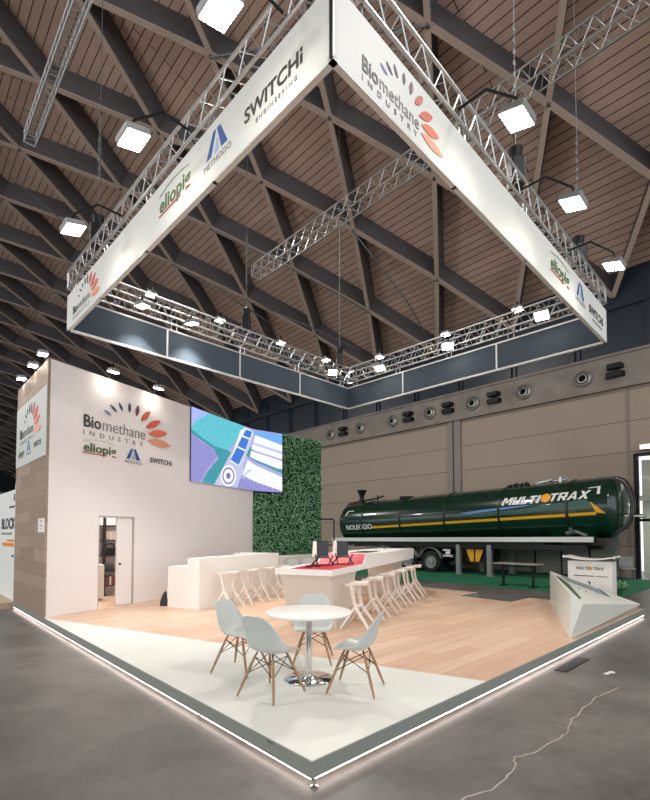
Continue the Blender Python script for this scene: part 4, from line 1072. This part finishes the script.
# props, boxes and yellow chocks
for x in (.9, 2.33):
    a = MB(); a.box(x-.09, -1.12, .05, x+.09, -.94, 1.3); a.lathe([(.16, 0), (.16, .05), (.05, .07)], 12, Matrix.Translation((x, -1.03, 0))); a.build('support_leg', mat('grey_jack', '#8b9290', .5, .4), tr)
    a = MB(); a.box(x-.09, .94, .05, x+.09, 1.12, 1.3); a.lathe([(.16, 0), (.16, .05), (.05, .07)], 12, Matrix.Translation((x, 1.03, 0))); a.build('support_leg', mat('grey_jack', '#8b9290'), tr)
a = MB(); a.box(1.15, -.85, .55, 2.15, .3, 1.2); a.build('tool_box', M_bmet, tr)
for sx, xx in ((1, 1.2), (-1, 2.0)):
    a = MB(); Mc = Matrix.Translation((xx, -.90, 1.1)) @ Matrix.Rotation(PI/2, 4, 'X'); a.prism([(0, 0), (sx*.36, 0), (sx*.36, -.52), (sx*.20, -.52)], 0, .04, Mc); a.build('wheel_chock', M_yel, tr)
a = MB(); a.box(.15, -1.1, .75, .60, -1.0, .83); a.box(.15, -1.1, 1.0, .5, -1.0, 1.08); a.m = 1; a.box(.3, -1.12, .86, .5, -1.05, .98); a.build('marker_plate', [M_railm, M_white], tr)
# fittings on top
a = MB(); Mt = Matrix.Translation((-5.55, -.15, axz(-5.5)+RT-.05)); a.lathe([(.2, 0), (.2, .15), (.13, .2), (.13, .42), (.19, .50), (.27, .72), (.24, .72), (.10, .5)], 16, Mt); a.build('filler_funnel', M_black, tr, smooth=True)
a = MB(); a.tube([(-6.5, -.3, axz(-6.5)+RT-.12), (-6.3, -.3, axz(-6)+RT-.02), (-4.3, -.3, axz(-4)+RT+.10), (-3.9, -.3, axz(-4)+RT+.2)], .045, 8); a.tube([(-4.3, -.3, axz(-4.3)+RT-.05), (-4.3, -.3, axz(-4)+RT+.25)], .04, 6); a.build('top_pipe', M_bmet, tr)
a = MB(); a.lathe([(.05, 0), (.06, .08), (0, .12)], 8, Matrix.Translation((-6.05, -.4, axz(-6)+RT-.06))); a.build('red_valve', M_txr, tr)
for x, r_ in ((-2.55, .33),):
    a = MB(); a.lathe([(r_, -.1), (r_, .0), (r_*1.15, .01), (r_*1.15, .05), (0, .08)], 18, Matrix.Translation((x, -.1, axz(x)+RT))); a.build('manhole_lid', M_bmet, tr, smooth=True)
a = MB()
for i in range(7): x = 2.9+i*.12; a.lathe([(.06, -.05), (.06, .03+.03*(i % 2)), (.04, .07+.03*(i % 3))], 8, Matrix.Translation((x, -.2+.1*(i % 2), axz(x)+RT)))
a.tube([(2.8, -.3, axz(2.8)+RT+.02), (3.7, -.3, axz(3.7)+RT+.03)], .03, 6); a.build('valve_row', M_black, tr)
a = MB(); a.tube([(3.95, -.25, axz(4)+RT+.0), (4.3, -.25, axz(4.3)+RT+.05), (4.55, -.2, axz(4.5)+RT+.09)], .045, 8); a.tube([(4.4, -.1, axz(4.4)+RT+.05), (5.1, -.1, axz(5)+RT+.07)], .045, 8)
a.lathe([(.07, -.05), (.07, .13), (.10, .14), (.10, .17), (0, .18)], 12, Matrix.Translation((4.85, -.2, axz(4.8)+RT))); a.build('top_fitting', M_alu, tr, smooth=True)
a = MB(); a.box(6.1, -.05, axz(6)+RT-.05, 6.75, .3, axz(6)+RT+.02); a.build('walkway', M_green, tr)
# hoses and end pipes
a = MB()
a.tube([(X1-.30+.52*math.sin(PI*i/14), -.62, axz(7)+.0+.92*math.cos(PI*i/14)) for i in range(15)], .05, 8)
a.tube([(X1-.28+.5*math.sin(PI*i/14), -.25, axz(7)+.05+.98*math.cos(PI*i/14)) for i in range(13)], .035, 8); a.build('end_hose', M_black, tr, smooth=True)
a = MB(); a.tube([(X1-.02, -.5, axz(7)-.35), (X1+.45, -.55, axz(7)-.38)], .05, 8); a.tube([(X1+.42, -.55, axz(7)-.38), (X1+.58, -.56, axz(7)-.38)], [.075, .07], 10); a.build('outlet_pipe', M_chrome, tr, smooth=True)
a = MB(); a.lathe([(.42, 0), (.46, .06), (.40, .1), (0, .14)], 20, Matrix.Translation((X1-.22, -.1, axz(7)-.45)) @ Matrix.Rotation(PI/2, 4, 'Y')); a.build('rear_hatch', mat('dark_hatch', '#27332d', .4), tr, smooth=True)
a = MB(); a.tube([(5.3, -.85, 1.78), (5.58, -.98, 1.84)], .09, 10); a.tube([(5.62, -1.02, 1.86), (6.0, -.98, 1.70)], .06, 8); a.tube([(5.45, -.9, 1.86), (5.45, -.98, 1.97)], .07, 8); a.build('side_coupling', M_steel, tr, smooth=True)
a = MB(); a.box(6.15, -.9, 1.35, 6.6, .6, 1.62); a.build('rear_bracket', M_bmet, tr)

# ------------------------------------------------------------------ THINGS BY THE TRAILER
M_top = mat('grey_tabletop', '#8f9087', .5)
tt = empty('trestle_table', hall(-6.75, 15.35), YH-PI/2, 'grey topped folding table with black legs on the green carpet', 'table')
a = MB(); a.box(-.72, -.32, .75, .72, .32, .785); a.build('tabletop', M_top, tt)
for x in (-.5, .5):
    a = MB(); a.box(x-.03, -.04, .03, x+.03, .04, .75); a.box(x-.04, -.3, 0, x+.04, .3, .035); a.build('leg', M_bmet, tt)
a = MB(); a.box(-.5, -.02, .66, .5, .02, .70); a.build('crossbar', M_bmet, tt)
# promo counter
PCX, PCY = 7.12, 12.44; PCA = -.75
pc = empty('promo_counter', (PCX, PCY, 0), PCA, 'white promotional counter with black lettering beyond the folded plinth', 'counter')
a = MB(); a.box(-.53, -.0, .02, .53, .5, 1.03); a.build('body', M_white, pc)
a = MB(); n = 12; vs = []; fs = []
for i in range(n+1):
    x = -.60+1.20*i/n; zc = 1.06+.08*(abs(x)/.60)**2
    for (y, z) in ((-.1, zc), (.58, zc), (.58, zc+.03), (-.1, zc+.03)): vs.append((x, y, z))
for i in range(n):
    for k_ in range(4): fs.append((4*i+k_, 4*i+(k_+1) % 4, 4*i+4+(k_+1) % 4, 4*i+4+k_))
fs += [(0, 1, 2, 3), (4*n, 4*n+3, 4*n+2, 4*n+1)]; a.add(vs, fs); a.build('curved_top', M_white, pc)
for x in (-.60, .60): a = MB(); a.tube([(x, -.12, 1.145), (x, .58, 1.145)], .035, 10); a.build('roller', M_alu, pc, smooth=True)
for (s1, x, w1) in (('MULTI', -.33, .29), ('TRAX', .07, .26)):
    a = MB(); a.block(s1, .075, w1, Matrix.Translation((x, -.001, .80)) @ Matrix.Rotation(PI/2, 4, 'X'), depth=.002); a.build('lettering', M_txd, pc)
a = MB(); a.lathe([(0, 0), (.05, 0), (.05, .004), (0, .004)], 16, Matrix.Translation((.015, -.001, .84)) @ Matrix.Rotation(PI/2, 4, 'X')); a.build('orange_emblem', M_orange, pc)
a = MB(); a.box(-.38, -.003, .62, .10, 0, .645); a.m = 1; a.box(.14, -.003, .62, .42, 0, .645); a.m = 0; a.box(-.03, -.003, .44, .0, 0, .50); a.box(-.01, -.003, .40, .02, 0, .47); a.build('small_print', [M_txd, M_txg], pc)
a = MB(); a.box(-.30, .1, 1.085, -.18, .3, 1.10); tag(a.build('flyer_pile', M_white), '', ''); 
fl = [o for o in COL.objects if o.name.startswith('flyer_pile')][0]; fl.parent = pc; 
for k_ in ('label', 'category'): del fl[k_]
fl.name = 'paper_holder'
# wrapped plant by the counter
pl = empty('potted_plant', (8.35, 13.05, 0), 0, 'leafy green potted plant on the floor beside the promotional counter', 'plant')
a = MB(); a.lathe([(.10, 0), (.13, .18), (.14, .2), (.12, .2), (.11, .17)], 14); a.build('pot', mat('green_pot', '#3f7a50', .5), pl, smooth=True)
a = MB()
for i in range(110):
    an = random.random()*2*PI; el = random.uniform(.2, 1.3); L_ = random.uniform(.2, .38); d = Vector((math.cos(an)*math.cos(el), math.sin(an)*math.cos(el), math.sin(el))); s_ = d.cross(Vector((0, 0, 1))).normalized()*.035
    b0 = Vector((0, 0, .16)); a.add([b0, b0+d*L_*.5+s_, b0+d*L_+Vector((0, 0, -.03)), b0+d*L_*.5-s_], [(0, 1, 2, 3)])
a.build('leaves', leaf_mat('plant_leaf', '#5b9a66', '#c4dcc0'), pl)
# grey chair behind the counter
gc = empty('conference_chair', hall(-4.78, 20.4)+Vector((0, 0, .006)), YH-PI/2+.4, 'grey upholstered chair on the green carpet near the right doorway', 'chair')
a = MB(); a.box(-.24, -.24, .42, .24, .22, .48); a.build('seat', mat('grey_upholstery', '#8d8f8c', .8), gc, bevel=.02)
a = MB(); a.box(-.24, .19, .50, .24, .24, .90, Matrix.Rotation(-.08, 4, 'X')); a.build('backrest', mat('grey_upholstery', '#6f716f'), gc, bevel=.02)
for sx in (-1, 1):
    for sy in (-1, 1): a = MB(); a.tube([(sx*.24, sy*.25, 0), (sx*.2, sy*.2, .42)], .014, 6); a.build('leg', M_bmet, gc)
a = MB(HALL @ Matrix.Translation((-13.0, 20.8, .006))); a.lathe([(.27, 0), (.28, .02), (.28, .85), (.27, .88), (0, .88)], 20)
for z in (.3, .58): a.lathe([(.285, z-.015), (.295, z), (.285, z+.015)], 20)
tag(a.build('barrel', mat('blue_drum', '#1e3f86', .5), smooth=True), 'blue drum standing behind the trailer wheels', 'barrel')
# partition screens with black posts behind the trailer
for i in range(5):
    x0 = -10.6+i*1.1
    e = empty('partition_screen', hall(x0, 20.9, .008), YH-PI/2, 'grey partition panel between black posts behind the trailer, %s' % ['leftmost', 'second from left', 'third from left', 'fourth from left', 'rightmost'][i], 'partition', 'grey partition panels behind the trailer')
    a = MB(); a.box(.03, .0, .05, 1.06, .03, 2.3); a.build('panel', mat('grey_screen', '#7d7b76', .7), e)
    a = MB(); a.box(-.03, -.03, 0, .03, .06, 2.4); a.build('post', M_bmet, e)
# black rail and waste bin left of the trailer
rl = empty('guard_rail', (.37, 19.0, 0), 0, 'black tube rail left of the trailer end', 'rail')
a = MB(); a.tube([(-2.2, 0, 2.37), (-.06, 0, 2.37), (0, 0, 2.31), (0, 0, 0)], .035, 8); a.tube([(-2.2, 0, 0), (-2.2, 0, 2.37)], .035, 8); a.tube([(-2.2, 0, 1.3), (0, 0, 1.3)], .03, 8); a.build('rail', M_black, rl)
# right doorway: black framed opening with lit room behind
dw = MB(HALL)
for x in (-4.72, -2.2, .3, 2.4): dw.box(x, WY-.08, 0, x+.14, WY+.1, 4.95)
dw.box(-4.72, WY-.08, 4.83, 2.5, WY+.1, 4.95); dw.box(-4.72, WY-.06, 2.25, 2.5, WY+.08, 2.36)
struct(dw.build('window_1', M_bmet))
g = MB(HALL); g.box(-4.6, WY, .05, 2.4, WY+.01, 4.85); gm = mat('clear_glass', '#dfe6e2', .05, alpha=.12); gl = struct(g.build('window_2', gm))
r_ = MB(HALL); r_.box(-5, WY+2.5, 0, 3, WY+2.6, 5); r_.box(-5, WY+.4, 3.2, 3, WY+2.5, 3.3); struct(r_.build('wall_room', mat('pale_green_room', '#a9ada0', .7)))
lt = empty('wall_lamp', hall(-4.25, WY-.2, 5.15), YH-PI/2, 'warm lit strip lamp over the doorway at the right edge', 'lamp')
a = MB(); a.box(-.25, -.02, -.09, 1.6, .2, .12); a.build('housing', M_alup, lt)
a = MB(); a.box(-.2, -.03, -.06, 1.55, -.021, .07); a.build('tube', mat('warm_tube', '#fff', emit=6, ecol='#ffdca8'), lt)
lr = hall(-3.6, WY+1.3, 3.15)
lt = empty('ceiling_lamp', lr, YH-PI/2, 'bright lamp inside the room beyond the right doorway', 'lamp')
a = MB(); a.box(-.7, -.12, -.02, .7, .12, .05); a.build('housing', M_alup, lt)
a = MB(); a.box(-.66, -.1, -.06, .66, .1, -.021); a.build('tube', mat('cool_tube', '#fff', emit=10, ecol='#f2fbff'), lt)
light('room_light', 'AREA', hall(-3.4, WY+1.4, 3.0), hall(-3.4, WY+1.4, 0), 60, (1, .98, .92), size=1.0)

# ------------------------------------------------------------------ NEIGHBOUR STAND AT THE LEFT
nbp = empty('neighbour_stand', pf(-.25, D_+.15), 0, 'white banner wall with black and orange print at the far left', 'stand')
NM = wall_plane((lambda v: (v.x, v.y))(pf(.07, D_+3.3)), SA, 0)
a = MB(NM); a.box(0, .14, -.1, 3.0, 2.86, 0); a.build('banner_wall', mat('cool_white_print', '#dfe4e2', .5), nbp, world=True)
a = MB(NM); a.box(3.0, .14, -.16, 3.1, 3.0, .02); a.build('edge_post', M_white, nbp, world=True)
a = MB(NM); a.box(-.5, 0, -3, 3.2, .14, .35); a.build('beige_plinth', mat('beige_plinth', '#b9a58c', .6), nbp, world=True)
a = MB(NM); a.text('BLOCK', Matrix.Translation((1.15, 1.90, .003)), .27, 1.1, .03, depth=.003, fit=1.85)
a.m = 1; a.box(2.0, 1.57, .002, 2.96, 1.63, .005); a.box(1.35, 1.45, .002, 2.96, 1.54, .005); a.m = 2; a.box(1.2, 1.75, .002, 2.6, 1.80, .005); a.m = 0; a.box(2.6, 1.20, .002, 2.95, 1.25, .005); a.box(2.2, 2.42, .002, 2.85, 2.47, .005); a.box(2.75, 2.58, .002, 2.9, 2.75, .005)
a.build('print', [M_txd, M_orange, M_txg], nbp, world=True)
fs_ = empty('far_stand', hall(-40, -1.5), YH-PI/2, 'dark blue exhibition wall far away at the left edge', 'stand')
a = MB(); a.box(-6, -6, 0, 2, 9, 4.6); a.build('walls', mat('slate_blue_board', '#40566a', .7, noise=.1), fs_)

# ------------------------------------------------------------------ FLOOR MARKS
a = MB(); pts = [(2.05, 2.45), (2.0, 2.75), (2.1, 2.95), (2.0, 3.25), (2.25, 3.35), (2.55, 3.75), (2.85, 4.05), (3.2, 4.7), (3.5, 5.4), (3.85, 5.75)]
M_crack = mat('filled_crack', '#a9a196', .7)
cr = [(440, 800), (495, 782), (508, 762), (507, 752), (530, 748), (560, 730), (566, 715), (587, 694), (603, 684)]
def crack_pts(seq, jit=.012):
    out = []
    for (x0, y0), (x1, y1) in zip(seq, seq[1:]):
        for i in range(6):
            t = i/6; out.append((x0+(x1-x0)*t+random.uniform(-jit, jit), y0+(y1-y0)*t+random.uniform(-jit, jit)))
    out.append(seq[-1]); return out
def ribbon(seq, w_, m, label):
    a = MB(); vs = []; fs = []
    for i, p in enumerate(seq):
        q = seq[min(i+1, len(seq)-1)]; o = seq[max(i-1, 0)]; t = Vector((q[0]-o[0], q[1]-o[1])).normalized(); ww = w_*random.uniform(.5, 1.2)
        for s_ in (-1, 1): vs.append((p[0]-t.y*ww*s_/2, p[1]+t.x*ww*s_/2, .0015))
    for i in range(len(seq)-1): fs.append((2*i, 2*i+2, 2*i+3, 2*i+1))
    a.add(vs, fs); o = a.build('floor_crack', m); o['kind'] = 'structure'
ribbon(crack_pts([(.765, 3.06), (1.16, 3.26), (1.44, 3.55), (1.50, 3.72), (1.67, 3.78), (2.10, 4.11), (2.36, 4.46), (2.93, 5.06), (3.41, 5.40)]), .014, M_crack, '')
ribbon([(-4.6, 6.1), (-3.9, 6.4), (-3.15, 6.75)], .02, mat('pale_floor_line', '#98938b', .7), '')
ribbon([(-1.9, 4.6), (-1.7, 4.85), (-1.2, 5.1)][:2]+[(-1.45, 5.0)], .012, mat('pale_floor_line', '#98938b'), '')
a = MB(frame(3.34, 6.33, 0, YH)); a.box(-.45, -.10, 0, .45, .05, .012)
tag(a.build('cable_cover', M_black, bevel=.004), 'flat black cable cover on the hall floor along the platform right edge', 'cable cover')
a = MB(frame(3.62, 5.93, 0, .6)); a.box(-.10, -.02, 0, .10, .03, .004); a.box(.02, -.04, 0, .08, .0, .003)
tag(a.build('tape_scrap', mat('white_tape', '#d8d6d0', .6)), 'small white tape scrap on the hall floor by the cable cover', 'tape')
